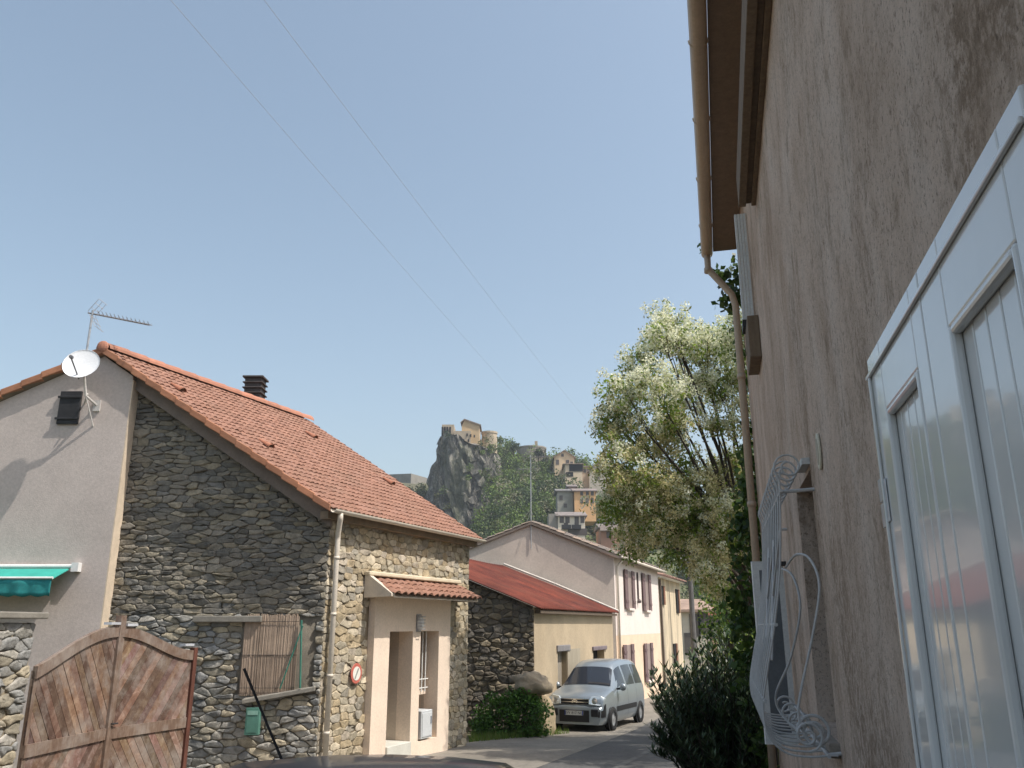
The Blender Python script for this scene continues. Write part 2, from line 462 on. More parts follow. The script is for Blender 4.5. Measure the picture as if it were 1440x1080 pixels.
# roof
slab = MB()
th = V3(0, 0, -.07)
slab.prism([R1 + th * .2, E1 + th * .2, E2 + th * .2, R2 + th * .2], th)
LW = V3(-13.9, 14.35, R1.z + .488 * (-13.9 - R1.x))
slab.prism([R1 + th * .2, R2 + th * .2, LW + D + th * .2, LW + th * .2], th)
slab.build('roof_deck', mat('roof underside', (.20, .15, .11), .9), house)
rf = MB()
tiles(rf, R1, E1 + (E1 - R1).normalized() * .09, D, 42, 27, amp=.030, step=.022, seed=5)
rf.build('roof', TILE, house, smooth=False)
rl = MB(); tiles(rl, R1, LW, D, 42, 30, amp=.030, step=.022, seed=6); rl.build('roof', TILE, house)
# verge tiles: row along the near rakes
vt = MB()
for (a, b, n) in ((R1, E1, 15), (R1, LW, 19)):
    d = (b - a) / n
    for i in range(n):
        p = a + d * i + V3(0, -.03, .03); k = random.uniform(.8, 1.15)
        vt.col = (.40 * k, .18 * k, .10 * k)
        q = d * 1.1
        vt.prism([p, p + V3(0, 0, -.13), p + q + V3(0, 0, -.10), p + q + V3(0, 0, .03)], (0, .16, 0))
vt.build('verge_tiles', TILE, house, bevel=.012)
# ridge caps
rc = MB()
nrd = 14
for i in range(nrd):
    a = R1 + D * (i / nrd); b = R1 + D * ((i + 1.08) / nrd); k = random.uniform(.8, 1.1)
    rc.col = (.38 * k, .17 * k, .11 * k)
    pts = []
    for t, r in ((a, .13), (b, .15)):
        for q in range(9):
            an = math.pi * q / 8
            pts.append(t + V3(math.cos(an) * r, 0, math.sin(an) * r * .95 + .0))
    rc.add(pts, [(q, q + 1, q + 10, q + 9) for q in range(8)])
    rc.add([b + V3(math.cos(math.pi * q / 8) * rr, 0, math.sin(math.pi * q / 8) * rr * .95) for rr in (.15, .125) for q in range(9)], [(q, q + 1, q + 10, q + 9) for q in range(8)])
rc.ball(R1 + V3(0, -.02, .03), .11, .05, .11)
rc.build('ridge_tiles', TILE, house)
# rendered verge band under right and left rake
bd = MB()
for a, b, y0 in ((V3(xe, 0, rake(xe)), V3(xc + .03, 0, rake(xc + .03)), 14.56),):
    bd.prism([(a.x, y0, a.z - .09), (b.x, y0, b.z - .09), (b.x, y0, b.z - .33), (a.x, y0, a.z - .33)], (0, .2, 0))
bd.build('verge_board', GREYBEIGE, house)
# eave board + gutter + downpipe
m = MB(); m.obox(E1 + V3(0, .06, -.2) - N * .18, D - S * .1, N * .16, (0, 0, .13)); m.build('eaves_board', mat('eaves wood', (.22, .17, .12), .9, .2, 4), house)
g = MB()
gc = N * .1 + V3(0, 0, -.05)
def gutter_sec(p, r):
    out = []
    for q in range(9):
        an = math.pi + math.pi * q / 8
        out.append(p + N * math.cos(an) * r + V3(0, 0, math.sin(an) * r))
    for q in range(8, -1, -1):
        an = math.pi + math.pi * q / 8
        out.append(p + N * math.cos(an) * (r - .012) + V3(0, 0, math.sin(an) * (r - .012)))
    return out
a = gutter_sec(E1 + gc, .065); b = gutter_sec(E2 + gc, .065); n = len(a)
g.add(a + b, [(i, (i + 1) % n, n + (i + 1) % n, n + i) for i in range(n)] + [tuple(range(n - 1, -1, -1)), tuple(range(n, 2 * n))])
g.build('gutter', PVC, house, smooth=False)
dp = MB()
p0 = E1 + gc + S * .22 + V3(0, 0, -.05)
p3 = SP.P(.13, 0, .085)
dp.tube([p0, p0 + V3(0, 0, -.1), V3(p3.x, p3.y, p0.z - .34), V3(p3.x, p3.y, p0.z - .44), V3(p3.x, p3.y, gz(15) - .1)], .047, 12)
for z in (1.15, .2, -.8, -1.7): dp.tube([V3(p3.x, p3.y, z), V3(p3.x, p3.y, z - .05)], .054, 12)
dp.build('downpipe', PVC, house, smooth=True)
# roof vents
for (u, v) in ((248, 549), (372, 628), (436, 615), (545, 680)):
    nr = D.cross(E1 - R1).normalized(); nr = nr if nr.z > 0 else -nr
    d = ray(u, v); t = R1.dot(nr) / d.dot(nr); p = d * t + nr * .05; dn = (E1 - R1).normalized(); sd = S
    m = MB(); m.mi = 0
    pts = []
    for k, (off, r) in enumerate(((-.16, .03), (.12, .085))):
        for q in range(9):
            an = math.pi * q / 8; pts.append(p + dn * off + sd * math.cos(an) * r + nr * math.sin(an) * r * .9)
    m.add(pts, [(q, q + 1, q + 10, q + 9) for q in range(8)], (.36, .15, .09))
    m.mi = 1; m.add([p + dn * .10 + sd * math.cos(math.pi * q / 8) * .085 + nr * math.sin(math.pi * q / 8) * .078 for q in range(9)], [tuple(range(9))])
    m.build('roof_vent', [TILE, TILE_IN], house)
# chimney
ch = MB(); base = R1 + D * .745 + V3(-.32, .1, -.25)
cx, cy = base.x, base.y
for i in range(5):
    z = base.z + .28 + i * .125
    ch.box(cx - .19, cx + .19, cy - .19, cy + .19, z + .03, z + .125); ch.box(cx - .23, cx + .23, cy - .23, cy + .23, z, z + .03)
ch.box(cx - .17, cx + .17, cy - .17, cy + .17, base.z - .4, base.z + .28); ch.box(cx - .24, cx + .24, cy - .24, cy + .24, base.z + .905, base.z + .95)
ch.build('chimney', mat('dark concrete chimney', (.07, .062, .06), .9, .25, 6, bs=.4), house, bevel=.01)
# lintel and sill on gable, reed screen
LST = mat('grey lintel stone', (.22, .205, .175), .9, .2, 4, bs=.4, bscale=30)
m = MB(); GP.box(m, GP.uv(274, 870)[0], GP.uv(370, 870)[0], -.02, .12, GP.uv(300, 875)[1], GP.uv(300, 866)[1]); m.build('lintel', LST, house, bevel=.012)
sl, sr = GP.uv(340, 990, .16), GP.uv(442, 972, .1)
m = MB(); m.prism([GP.P(sl[0], sl[1] + .11, -.25), GP.P(sr[0], sr[1] + .10, -.25), GP.P(sr[0], sr[1] + .07, .07), GP.P(sl[0], sl[1] + .07, .19)], (0, 0, -.075)); m.build('window_sill', LST, house, bevel=.012)
m = MB(); GP.box(m, hole[0], hole[1], -.4, -.24, hole[2], hole[3]); m.build('window_recess', DARK, house)
REED = mat('reed', (.36, .27, .205), .9, .3, 1.2, stretch=(60, 60, 1.0), bs=.6, bscale=1.5, fine=.18)
m = MB()
x0, x1 = GP.uv(344, 900)[0], GP.uv(420, 900)[0]
zr0, zr1 = hole[2] - .02, hole[3] + .03
nre = 95; rr = random.Random(4)
for i in range(nre):
    x = x0 + (x1 - x0) * i / nre; k = rr.uniform(.88, 1.12); m.col = (k, k, k)
    zz = zr1 + rr.uniform(-.02, .03); oo = rr.uniform(0, .012)
    m.tube([GP.P(x + rr.uniform(-.004, .004), zr0, .03 + oo), GP.P(x, (zr0 + zr1) / 2, .045 + oo), GP.P(x, zz, .03 + oo)], .0075, 5)
m.col = (.8, .8, .8); GP.box(m, x0, x1 - .01, .0, .025, zr0, zr1 - .03)
scr = m.build('reed_screen', mat('reed', (.37, .285, .215), .9, .25, 3, stretch=(1, 1, 1), attr=True), house)
for z in (zr0 + .12, (zr0 + zr1) / 2, zr1 - .1): m = MB(); m.tube([GP.P(x0, z, .065), GP.P(x1, z, .065)], .004, 5); m.build('binding_wire', BLACK, scr)
GREENM = mat('green painted metal', (.05, .19, .14), .5, .2, 6)
m = MB(); 
a, b = GP.uv(424, 872, .09), GP.uv(422, 968, .09); m.tube([GP.P(*a, .09), GP.P(*b, .09)], .018, 6)
a, b = GP.uv(426, 880, .09), GP.uv(394, 968, .09); m.tube([GP.P(*a, .1), GP.P(*b, .1)], .014, 6)
m.build('green_frame', GREENM, scr)
# porch
def sz(u, v, o=.12): return SP.uv(u, v, o)
porch = MB()
a0, a1, a2, a3, a4, a5 = sz(519, 1060)[0], sz(546, 950)[0], sz(579, 950)[0], sz(590, 950)[0], sz(616, 950)[0], sz(632, 950)[0]
zL = sz(562, 888)[1]; zG = gz(16) - .3; zfl = sz(545, 1050)[1]; zr = sz(600, 1040)[1]
SP.box(porch, a0, a1, -.2, .12, zG, zL); SP.box(porch, a2, a3, -.2, .12, zG, zL); SP.box(porch, a4, a5, -.2, .12, zG, zL)
SP.box(porch, a0, a5, -.2, .12, zL, ptop + .02); SP.box(porch, a3, a4, -.2, .12, zG, zr)
pf = porch.build('porch', CREAM, house)
m = MB()
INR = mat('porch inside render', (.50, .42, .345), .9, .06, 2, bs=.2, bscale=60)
SP.box(m, a2 + .003, a2 + .06, -1.5, -.201, zG, zL + .2); SP.box(m, a1 - .1, a1 - .03, -1.5, -.201, zG, zL + .2); SP.box(m, a1 - .1, a2 + .06, -1.56, -1.5, zG, zL + .2)
SP.box(m, a1 - .1, a2 + .06, -1.5, -.201, zL + .2, zL + .3)
SP.box(m, a3 - .2, a4 + .1, -.46, -.4, zG, zL + .2)
SP.box(m, a4 + .002, a4 + .05, -.4, -.201, zG, zL + .2); SP.box(m, a3 - .05, a3 - .005, -.4, -.201, zG, zL + .2)
m.build('porch_inside', INR, pf)
m = MB(); SP.box(m, a1 + .002, a2 - .002, -1.5, .16, zG, zfl); m.build('doorstep', mat('pale stone step', (.55, .54, .48), .7, .1, 3), pf, bevel=.01)
m = MB(); SP.box(m, a1 + .05, a2 - .05, -1.499, -1.46, zfl, zL - .05); m.build('door', mat('wooden front door', (.13, .08, .05), .6, .2, 3), pf)
# barred window in the shallow recess
zw0, zw1 = sz(600, 968, -.3)[1], sz(600, 888, 0)[1]
b0, b1 = a3 + .02, a4 - .1
wn = MB(); SP.box(wn, b0 - .1, b1, -.399, -.37, zw0, zw1); wn = wn.build('window', GLASS, house)
m = MB()
for i in range(5): 
    s_ = b0 + (b1 - b0) * (i + .2) / 4.6; m.tube([SP.P(s_, zw0 - .02, -.10), SP.P(s_, zw1, -.10)], .014, 6)
for z in (zw0 + .05, zw0 + .22): m.tube([SP.P(b0 - .05, z, -.10), SP.P(b1 + .06, z, -.10)], .011, 6)
m.build('window_bars', WHITEPAINT, wn)
m = MB(); SP.box(m, b0 - .1, b1 + .02, -.37, -.12, zw0 - .08, zw0); m.build('window_sill', CREAM, wn, bevel=.01)
# canopy
cp = MB()
c0, c1 = SP.uv(513, 812, 0)[0], SP.uv(641, 825, 0)[0]; cz = SP.uv(513, 813, 0)[1]
out_ = .62; dz = -.30
cpA = SP.P(c0 + .05, cz, .02); cpB = SP.P(c0 + .05, cz + dz, out_)
tiles(cp, cpA, cpB, SP.U * (c1 - c0 + .03), 15, 3, amp=.05, step=.025, seed=9)
can = cp.build('canopy', TILE, house)
m = MB()
m.prism([SP.P(c0, cz + .05, 0), SP.P(c0, cz + .05, .1), SP.P(c0, cz + dz + .02, out_ - .03), SP.P(c0, cz + dz - .03, out_ - .03), SP.P(c0, cz + dz - .05, 0)], SP.U * .12)
m.prism([SP.P(c1 - .12, cz + .0, 0), SP.P(c1 - .12, cz, .1), SP.P(c1 - .12, cz + dz, out_ - .06), SP.P(c1 - .12, cz + dz - .05, out_ - .06), SP.P(c1 - .12, cz + dz - .05, 0)], SP.U * .12)
m.prism([SP.P(c0 + .121, cz - .02, 0), SP.P(c0 + .121, cz + dz - .03, out_ - .05), SP.P(c0 + .121, cz + dz - .05, out_ - .05), SP.P(c0 + .121, cz - .2, 0)], SP.U * (c1 - c0 - .245))
m.build('canopy_soffit', mat('whitewashed canopy', (.58, .51, .42), .9, .1, 3), can)
m = MB(); SP.box(m, c0 - .02, c1 + .05, .0, .12, cz + .05, cz + .13); m.build('canopy_flashing', mat('cream flashing', (.62, .54, .40), .8, .1, 3), can, bevel=.02)

# lamp, meter cabinet, sign, mailbox
lp = thing('wall_lamp', 'grey ribbed bulkhead lamp above the pillar between porch openings', 'lamp', SP.P(sz(588, 876)[0], sz(588, 876)[1], .12))
s_, z_ = sz(588, 876)
m = MB(); SP.box(m, s_ - .09, s_ + .09, .122, .15, z_ - .17, z_ + .17); m.build('back_plate', mat('grey lamp metal', (.30, .30, .31), .5), lp, bevel=.01)
m = MB(); m.ball(SP.P(s_, z_, .16), .085, .085, .15); m.build('diffuser', mat('milky glass', (.6, .6, .58), .3), lp, smooth=True)
m = MB()
for i in range(5): 
    zz = z_ - .12 + i * .06; m.tube([SP.P(s_ - .09, zz, .15), SP.P(s_ - .06, zz, .25), SP.P(s_ + .06, zz, .25), SP.P(s_ + .09, zz, .15)], .009, 5)
m.build('cage', mat('grey lamp metal', (.36, .36, .38), .5), lp)
mc = thing('meter_cabinet', 'pale grey utility cabinet under the barred window', 'cabinet', SP.P(a3, zr, -.2))
q0, q1 = sz(588, 1042, .1), sz(606, 997, .1)
m = MB(); SP.box(m, q0[0] + .04, q1[0], -.2, .14, q0[1] + .02, q1[1]); m.build('housing', mat('pale grey plastic', (.52, .54, .55), .5, .05, 3), mc, bevel=.015)
m = MB(); SP.box(m, q0[0] + .07, q1[0] - .03, .141, .152, q0[1] + .06, q1[1] - .05); dd = m.build('door', mat('pale grey plastic', (.56, .58, .59), .45, .05, 3), mc, bevel=.004)
m = MB(); SP.box(m, q1[0] - .10, q1[0] - .06, .153, .165, q1[1] - .26, q1[1] - .12); m.build('handle', mat('grey latch', (.25, .27, .3), .5), dd)
s_, z_ = SP.uv(501, 947, .05)
sg = thing('no_parking_sign', 'round red and white no-parking disc on the stone wall', 'sign', SP.P(s_, z_, .04))
m = MB(); m.lathe([(.0, 0), (.17, 0), (.175, .006), (.17, .012), (0, .012)], SP.P(s_, z_, .045), N, 28); m.build('plate', mat('sign red', (.48, .13, .095), .5, .08, 6), sg)
m = MB(); m.lathe([(.0, .0), (.118, 0), (.118, .003), (0, .003)], SP.P(s_, z_, .0573), N, 28); m.build('sign_face', mat('sign white', (.72, .70, .64), .5, .08, 6), sg)
m = MB(); dgl = (SP.U * .6 + V3(0, 0, 1)).normalized(); sdv = dgl.cross(N)
m.obox(SP.P(s_, z_, .0605) - dgl * .10 - sdv * .016, dgl * .2, sdv * .032, N * .003); m.build('sign_bar', mat('sign grey', (.25, .27, .25), .5), sg)
s_, z_ = GP.uv(356, 1014, .1)
mbx = thing('mailbox', 'small green metal letter box on the stone gable', 'letter box', GP.P(s_, z_, .05))
hw, hh = .115, .21
m = MB(); m.prism([GP.P(s_ - hw, z_ - hh, .05), GP.P(s_ + hw, z_ - hh, .05), GP.P(s_ + hw, z_ + hh, .05), GP.P(s_ - hw, z_ + hh, .05)], (0, -.11, 0)); m.build('housing', mat('green mailbox paint', (.09, .22, .175), .5, .15, 6), mbx, bevel=.008)
m = MB(); GP.box(m, s_ - .085, s_ + .085, .161, .168, z_ + .10, z_ + .165); m.build('slot_flap', mat('pale green flap', (.22, .40, .33), .5), mbx)
m = MB(); GP.box(m, s_ - .085, s_ + .085, .161, .166, z_ - .17, z_ + .07); m.build('door', mat('green mailbox door', (.085, .21, .165), .5, .15, 6), mbx)
# black vent shutter on render
PK = Plane((0, 14.45, 0), (1, 0, 0), (0, -1, 0))
v0, v1 = PK.uv(84, 597), PK.uv(116, 551)
m = MB(); xa, xb = PK.uv(99, 574)[0] - .19, PK.uv(99, 574)[0] + .19
PK.box(m, xa, xb, .003, .05, v0[1], v1[1]); PK.box(m, xa - .03, xb + .02, .05, .075, v0[1] + .08, v0[1] + .12); PK.box(m, xa - .03, xb + .02, .05, .075, v1[1] - .13, v1[1] - .09)
m.build('attic_shutter', mat('black shutter wood', (.028, .028, .03), .7, .3, 5), house, bevel=.006)

# satellite dish
dc = W(115, 513, 13.95)
dish = thing('satellite_dish', 'white satellite dish on the gable under the roof ridge', 'satellite dish', dc)
ax = V3(.12, -1, .38).normalized()
m = MB(); prof = [(0.0001, 0)] + [(r, .38 * r * r) for r in (.08, .16, .22, .27, .305)] + [(.31, .043), (.305, .030)] + [(r, .38 * r * r - .012) for r in (.26, .18, .1, .0001)]
m.lathe(prof, dc, ax, 32); m.build('reflector', mat('white dish paint', (.70, .71, .72), .45, .05, 3), dish, smooth=True)
m = MB(); bt = dc - V3(0, 0, .28) + ax * .03; m.tube([bt, dc + ax * .42 + V3(-.05, 0, -.12)], .013, 6)
m.tube([dc + ax * .42 + V3(-.05, 0, -.12), dc + ax * .36 + V3(-.05, 0, -.10)], [.03, .035], 10)
m.build('feed_arm', mat('grey arm', (.16, .16, .17), .5), dish)
m = MB(); wallp = V3(dc.x + .12, 14.45, dc.z - .62)
m.tube([dc - ax * .02, dc - ax * .12, V3(dc.x + .02, 14.2, dc.z - .5), wallp], .022, 8); m.tube([V3(dc.x + .02, 14.25, dc.z - .45), V3(dc.x - .12, 14.45, dc.z - .58)], .015, 6); m.tube([V3(dc.x + .02, 14.2, dc.z - .5), V3(dc.x + .1, 14.45, dc.z - 1.0)], .012, 6)
m.box(wallp.x - .06, wallp.x + .06, 14.42, 14.449, wallp.z - .1, wallp.z + .1)
m.build('bracket', mat('pale bracket', (.5, .48, .45), .5), dish)
# tv antenna on the ridge
ab = W(121, 500, 14.6); at_ = W(130, 440, 14.6)
ant = thing('tv_antenna', 'yagi television antenna on a thin mast above the white dish', 'antenna', ab)
m = MB(); m.tube([ab + V3(0, 0, -.5), at_ + V3(0, 0, .05)], .02, 8); m.build('mast', STEEL, ant)
be = W(210, 457, 14.2); bs_ = W(124, 440, 14.65)
m = MB(); m.tube([bs_, be], .014, 6)
bdv = be - bs_; pv = V3(.35, .9, .15).normalized()
for i in range(13):
    p = bs_ + bdv * (.2 + .8 * i / 12); l = .12 - .03 * i / 12
    for s3 in (V3(.1, .75, .5), V3(-.1, -.75, .5)): m.tube([p, p + s3 * l], .005, 4)
    m.tube([p - pv * l * .8, p + pv * l * .8], .005, 4)
m.build('boom', mat('dark aluminium', (.2, .18, .17), .5, metal=.4), ant)
m = MB()
for s3 in (1, -1):
    for k in (-1, 0, 1):
        m.tube([bs_ + bdv * .06 + V3(0, k * .14, 0), bs_ + bdv * .22 + V3(-.02, k * .14, s3 * .27)], .004, 4)
    for q in (.3, .65, 1): m.tube([bs_ + bdv * (.06 + .16 * q) + V3(0, -.16, s3 * .27 * q), bs_ + bdv * (.06 + .16 * q) + V3(0, .16, s3 * .27 * q)], .004, 4)
m.build('reflector', mat('antenna wire', (.45, .43, .42), .5), ant)
# teal awning
TEAL = mat('teal canvas', (.035, .33, .27), .85, .14, 4, stretch=(1, 1, 1), fine=.1)
TEAL2 = mat('teal valance', (.02, .21, .21), .85, .3, 6, fine=.15)
az = PK.uv(60, 799, .05)[1]; axr = PK.uv(97, 800, .1)[0]
aw = thing('awning', 'teal canvas awning on the pink rendered wall', 'awning', V3(axr, 14.4, az))
m = MB(); L_ = 3.5
m.obox((axr - L_, 14.38, az - .02), (L_, 0, 0), (0, -.52, -.20), (0, -.005, .012)); m.build('canvas', TEAL, aw)
m = MB(); nw = 60
yv = 14.38 - .53; zv = az - .22
def vf(i, j):
    x = axr - L_ * i; return V3(x, yv + .02 * math.sin(i * 75) * j + .01 * math.sin(i * 31), zv + .0 - .26 * j + .012 * math.sin(i * 90) * (j > .9))
m.grid(vf, 80, 4); o = m.build('valance', TEAL2, aw, smooth=True); sm = o.modifiers.new('s', 'SOLIDIFY'); sm.thickness = .006
m = MB(); m.tube([V3(axr - L_, 14.40, az + .03), V3(axr + .10, 14.40, az + .03)], .035, 10); m.box(axr + .04, axr + .16, 14.33, 14.448, az - .06, az + .09); m.tube([V3(axr - L_, yv, zv + .03), V3(axr + .02, yv, zv + .03)], .02, 8)
m.build('roller', WHITEPAINT, aw)
m = MB(); m.tube([V3(axr - .08, 14.38, az - .05), V3(axr - .3, 14.1, az - .16), V3(axr - .03, yv, zv + .03)], .016, 6); m.build('folding_arm', WHITEPAINT, aw)

# ================================================================== GATE and boundary wall
gl, gm, gr = V3(-5.99, 10.96, 0), V3(-5.80, 12.68, 0), V3(-5.20, 14.2, 0)
gate = thing('wooden_gate', 'weathered double wooden gate with arched top and diagonal boards', 'gate', V3(-5.8, 12.7, gz(12.7)))
def leaf(p, q, topf, sgn):
    ax_ = (q - p); wd = ax_.length; U = ax_.normalized(); Nn = V3(U.y, -U.x, 0)
    if Nn.x < 0: Nn = -Nn
    z0 = gz((p.y + q.y) / 2) + .08
    PT = lambda x, z, o: V3(p.x + U.x * x + Nn.x * o, p.y + U.y * x + Nn.y * o, z)
    zx = -1.49  # crossbar
    lf = bpy.data.objects.new('leaf', None); col.objects.link(lf); lf.parent = gate; ORIG[lf.name] = ORIG[gate.name]
    # diagonal boards: clip strips to panel
    bw = .115
    bo = MB(); rn = random.Random(5 if sgn > 0 else 8)
    for (za, zb_f, dirn) in ((zx + .07, None, sgn), (z0, zx - .07, -sgn)):
        slope = 1.45 * dirn
        k = bw * math.sqrt(1 + slope * slope)
        i0 = -60
        for i in range(i0, 60):
            c0_, c1_ = z0 + i * k + .006, z0 + (i + 1) * k - .006
            npts = 70
            xs = [wd * t / npts for t in range(npts + 1)]
            lo = []; hi = []
            for x in xs:
                tp = (topf(x / wd) - .08) if zb_f is None else zb_f
                l = max(za, c0_ + slope * x); h_ = min(tp, c1_ + slope * x)
                lo.append(l); hi.append(h_)
            run = [t for t in range(npts + 1) if hi[t] > lo[t] + .004]
            if len(run) < 2: continue
            kk = rn.uniform(.55, 1.45); bo.col = (kk, kk * rn.uniform(.85, 1.0), kk * rn.uniform(.75, 1.0))
            oo = rn.uniform(0, .006)
            poly = [PT(xs[t], lo[t], .0 + oo) for t in run] + [PT(xs[t], hi[t], .0 + oo) for t in run[::-1]]
            bo.prism(poly, Nn * .022)
    bo.build('boards', GATEWOOD, lf)
    fr = MB()
    fr.col = (1, 1, 1)
    fr.obox(PT(0, zx - .075, .018), U * wd, Nn * .03, (0, 0, .15)); fr.build('cross_rail', GATEFRAME, lf); fr = MB()
    nS = 14
    for t in range(nS):
        xa_, xb_ = wd * t / nS, wd * (t + 1) / nS
        ta, tb = topf(t / nS), topf((t + 1) / nS)
        fr.add([PT(xa_, ta, -.01), PT(xb_, tb, -.01), PT(xb_, tb, .055), PT(xa_, ta, .055), PT(xa_, ta - .15, -.01), PT(xb_, tb - .15, -.01), PT(xb_, tb - .15, .055), PT(xa_, ta - .15, .055)],
               [(0, 3, 2, 1), (3, 7, 6, 2), (4, 5, 6, 7), (0, 1, 5, 4), (0, 4, 7, 3), (1, 2, 6, 5)])
    fr.build('arched_rail', GATEFRAME, lf)
    return PT, wd, U, Nn, z0
zc = -.02
PT1, w1_, U1, N1, z01 = leaf(gl, gm, lambda x: -.50 + .48 * (math.sin(x * math.pi / 2) ** 1.15), -1)
PT2, w2_, U2, N2, z02 = leaf(gm, gr, lambda x: -.40 + .38 * (math.cos(x * math.pi) * .5 + .5), 1)
lf1 = MB()
lf1.obox(PT1(w1_ - .02, z01, -.03), U1 * .14, N1 * .1, (0, 0, .13 - z01)); lf1.build('meeting_stile', GATEFRAME, gate, bevel=.008)
m = MB(); m.obox(PT2(w2_ - .05, z02, -.03), U2 * .08, N2 * .1, (0, 0, -.36 - z02)); m.build('hanging_stile', REDWOOD, gate, bevel=.006)
m = MB(); m.obox(PT1(.0, z01, -.03), U1 * .06, N1 * .06, (0, 0, -.55 - z01)); m.build('hanging_stile', GATEFRAME, gate, bevel=.006)
m = MB(); p = PT2(.06, -1.36, .03); m.tube([p, p + N2 * .05, p + N2 * .05 + U2 * .10], .012, 6); m.obox(PT2(.02, -1.44, .03), U2 * .07, N2 * .02, (0, 0, .13)); m.build('latch', BLACK, gate)
ZN_ = mat('pale zinc', (.6, .62, .66), .4, metal=.3)
for p_, u_, n__, l_ in ((PT1(w1_ - .28, .0, -.04), U1, N1, .24), (PT2(.12, -.02, -.04), U2, N2, .2), (PT2(w2_ - .28, -.33, -.04), U2, N2, .2)):
    m = MB(); m.obox(p_, u_ * l_, n__ * .12, (0, 0, .035)); m.build('metal_cap', ZN_, gate)
bw_ = thing('boundary_wall', 'rubble stone garden wall with stone coping left of the gate', 'wall', V3(-6.1, 8, gz(8)))
bp = Plane((-6.02, 10.9, 0), (-.35, -5.2, 0), (5.2, -.35, 0))
bp.N = V3(abs(bp.U.y), -bp.U.x * (1 if bp.U.y < 0 else -1), 0); bp.N = V3(.9977, -.067, 0)
m = MB(); bp.box(m, 0, 6.5, -.4, -.02, gz(8) - .8, .02)
stones(m, bp.P(0, 0, -.02), bp.U, bp.N, (0, 6.5, -2.6, .02), .26, .11, (), (), .008, .04, LIGHTPAL, 31, drop=.2, jit=.42)
stones(m, bp.P(0, 0, -.02) - bp.N * .02, -bp.N, -bp.U, (0, .4, -2.6, .02), .2, .15, (), (), .009, .03, LIGHTPAL, 32)
m.build('masonry', [MORTAR_TAN, STONE], bw_, smooth=True)
m = MB(); bp.box(m, -.1, 6.5, -.48, .1, .07, .15); m.build('coping', LST, bw_, bevel=.015)

# ================================================================== SHED
HS = R(21.5); ZS = V3(math.sin(HS), math.cos(HS), 0); ZN = V3(math.cos(HS), -math.sin(HS), 0)
shp = Plane((.6, 23.5, 0), ZS, ZN)
shed = thing('shed', 'low ochre outbuilding with a rusty red metal roof', 'shed', V3(.6, 23.5, gz(24)))
ez = .40; LSH = 8.3; slope = .44
OCHRE = mat('ochre plaster', (.43, .345, .235), .92, .12, 1.2, bs=.35, bscale=30, stain=.55, stain_c=(.33, .275, .195), stain_scale=1.0, stretch=(1, 1, .6))
# front wall with door/window holes -> pieces
d0, d1 = shp.uv(784, 915)[0], shp.uv(797, 915)[0]
wq0, wq1 = shp.uv(834, 915), shp.uv(850, 925)
m = MB()
segs = [(0, d0), (d1, wq0[0]), (wq1[0], LSH)]
for a, b in segs: shp.box(m, a, b, -.4, 0, -3.4, ez + .06)
dtop = shp.uv(790, 916)[1]
shp.box(m, d0, d1, -.4, 0, dtop, ez + .06); shp.box(m, wq0[0], wq1[0], -.4, 0, wq0[1], ez + .06); shp.box(m, wq0[0], wq1[0], -.4, 0, -3.4, wq1[1] - .05)
m.build('front_wall', OCHRE, shed)
WEATH = mat('bleached wood', (.30, .27, .22), .85, .25, 4, stretch=(3, 3, .5))
m = MB(); shp.box(m, d0, d1, -.22, -.17, -3.2, dtop); m.build('door', WEATH, shed)
m = MB(); shp.box(m, d0 - .1, d1 + .25, -.1, .05, dtop, dtop + .18); m.build('door_lintel', mat('grey slate lintel', (.20, .19, .19), .8, .2, 5), shed, bevel=.02)
m = MB(); shp.box(m, wq0[0], wq1[0], -.3, -.25, wq1[1] - .05, wq0[1]); wn = m.build('window', DARK, shed)
m = MB(); shp.box(m, wq0[0] - .12, wq1[0] + .2, -.06, .06, wq0[1], wq0[1] + .13); m.build('window_lintel', mat('mauve grey wood', (.17, .14, .15), .8, .2, 5), wn, bevel=.02)
m = MB(); shp.box(m, d1 + .02, d1 + 1.3, .002, .02, -3.2, dtop + .05); m.build('board_patch', mat('grey plank', (.33, .29, .22), .9, .2, 3, stretch=(4, 4, .6)), shed)
# stone side wall (faces camera), runs left from near corner
sw = MB()
near = shp.P(0, 0, 0)
SWL = 4.2
UL = V3(-1, 0.0, 0)
sw.prism([near + V3(-.02, .02, -3.4), near + V3(-SWL, .02, -3.4), near + V3(-SWL, .02, ez + .08 + SWL * slope * .9), near + V3(-.02, .02, ez + .08)], (0, .35, 0))
SHPAL = [(.13, .11, .085), (.17, .145, .11), (.20, .17, .12), (.11, .10, .085), (.24, .20, .14), (.155, .14, .12)]
stones(sw, near + V3(-SWL, .02, 0), (1, 0, 0), (0, -1, 0), (0, SWL, -3.2, 3), .22, .125, [(slope * .9, 1, ez + .06 + slope * .9 * SWL)], (), .012, .05, SHPAL, 41, drop=.18, jit=.42)
sw.build('side_wall', [MORTAR_DK, STONE], shed, smooth=True)
RUST = mat('rusty red sheet', (.155, .040, .025), .85, .25, 1.4, bs=.0, c2=(.085, .026, .020), stain=.5, stain_c=(.15, .06, .04), stain_scale=.8, spec=.2, fine=.2)
rf = MB()
ea = shp.P(-.12, ez + .02, .22); eb = shp.P(LSH + .1, ez + .02, .22)
UR = V3(-SWL, 0, SWL * slope * .9 * 1.0)
ra, rb = ea + UR, eb + UR
def rfn(i, j):
    p = ea.lerp(eb, i) + (ra - ea) * j
    return p + V3(0, 0, .018 * math.sin(i * 2 * math.pi * 55) + .02 * math.sin(i * 9) * math.sin(j * 5))
rf.grid(rfn, 440, 8)
o = rf.build('roof', RUST, shed, smooth=True); so = o.modifiers.new('s', 'SOLIDIFY'); so.thickness = .02; so.offset = 1
m = MB(); 
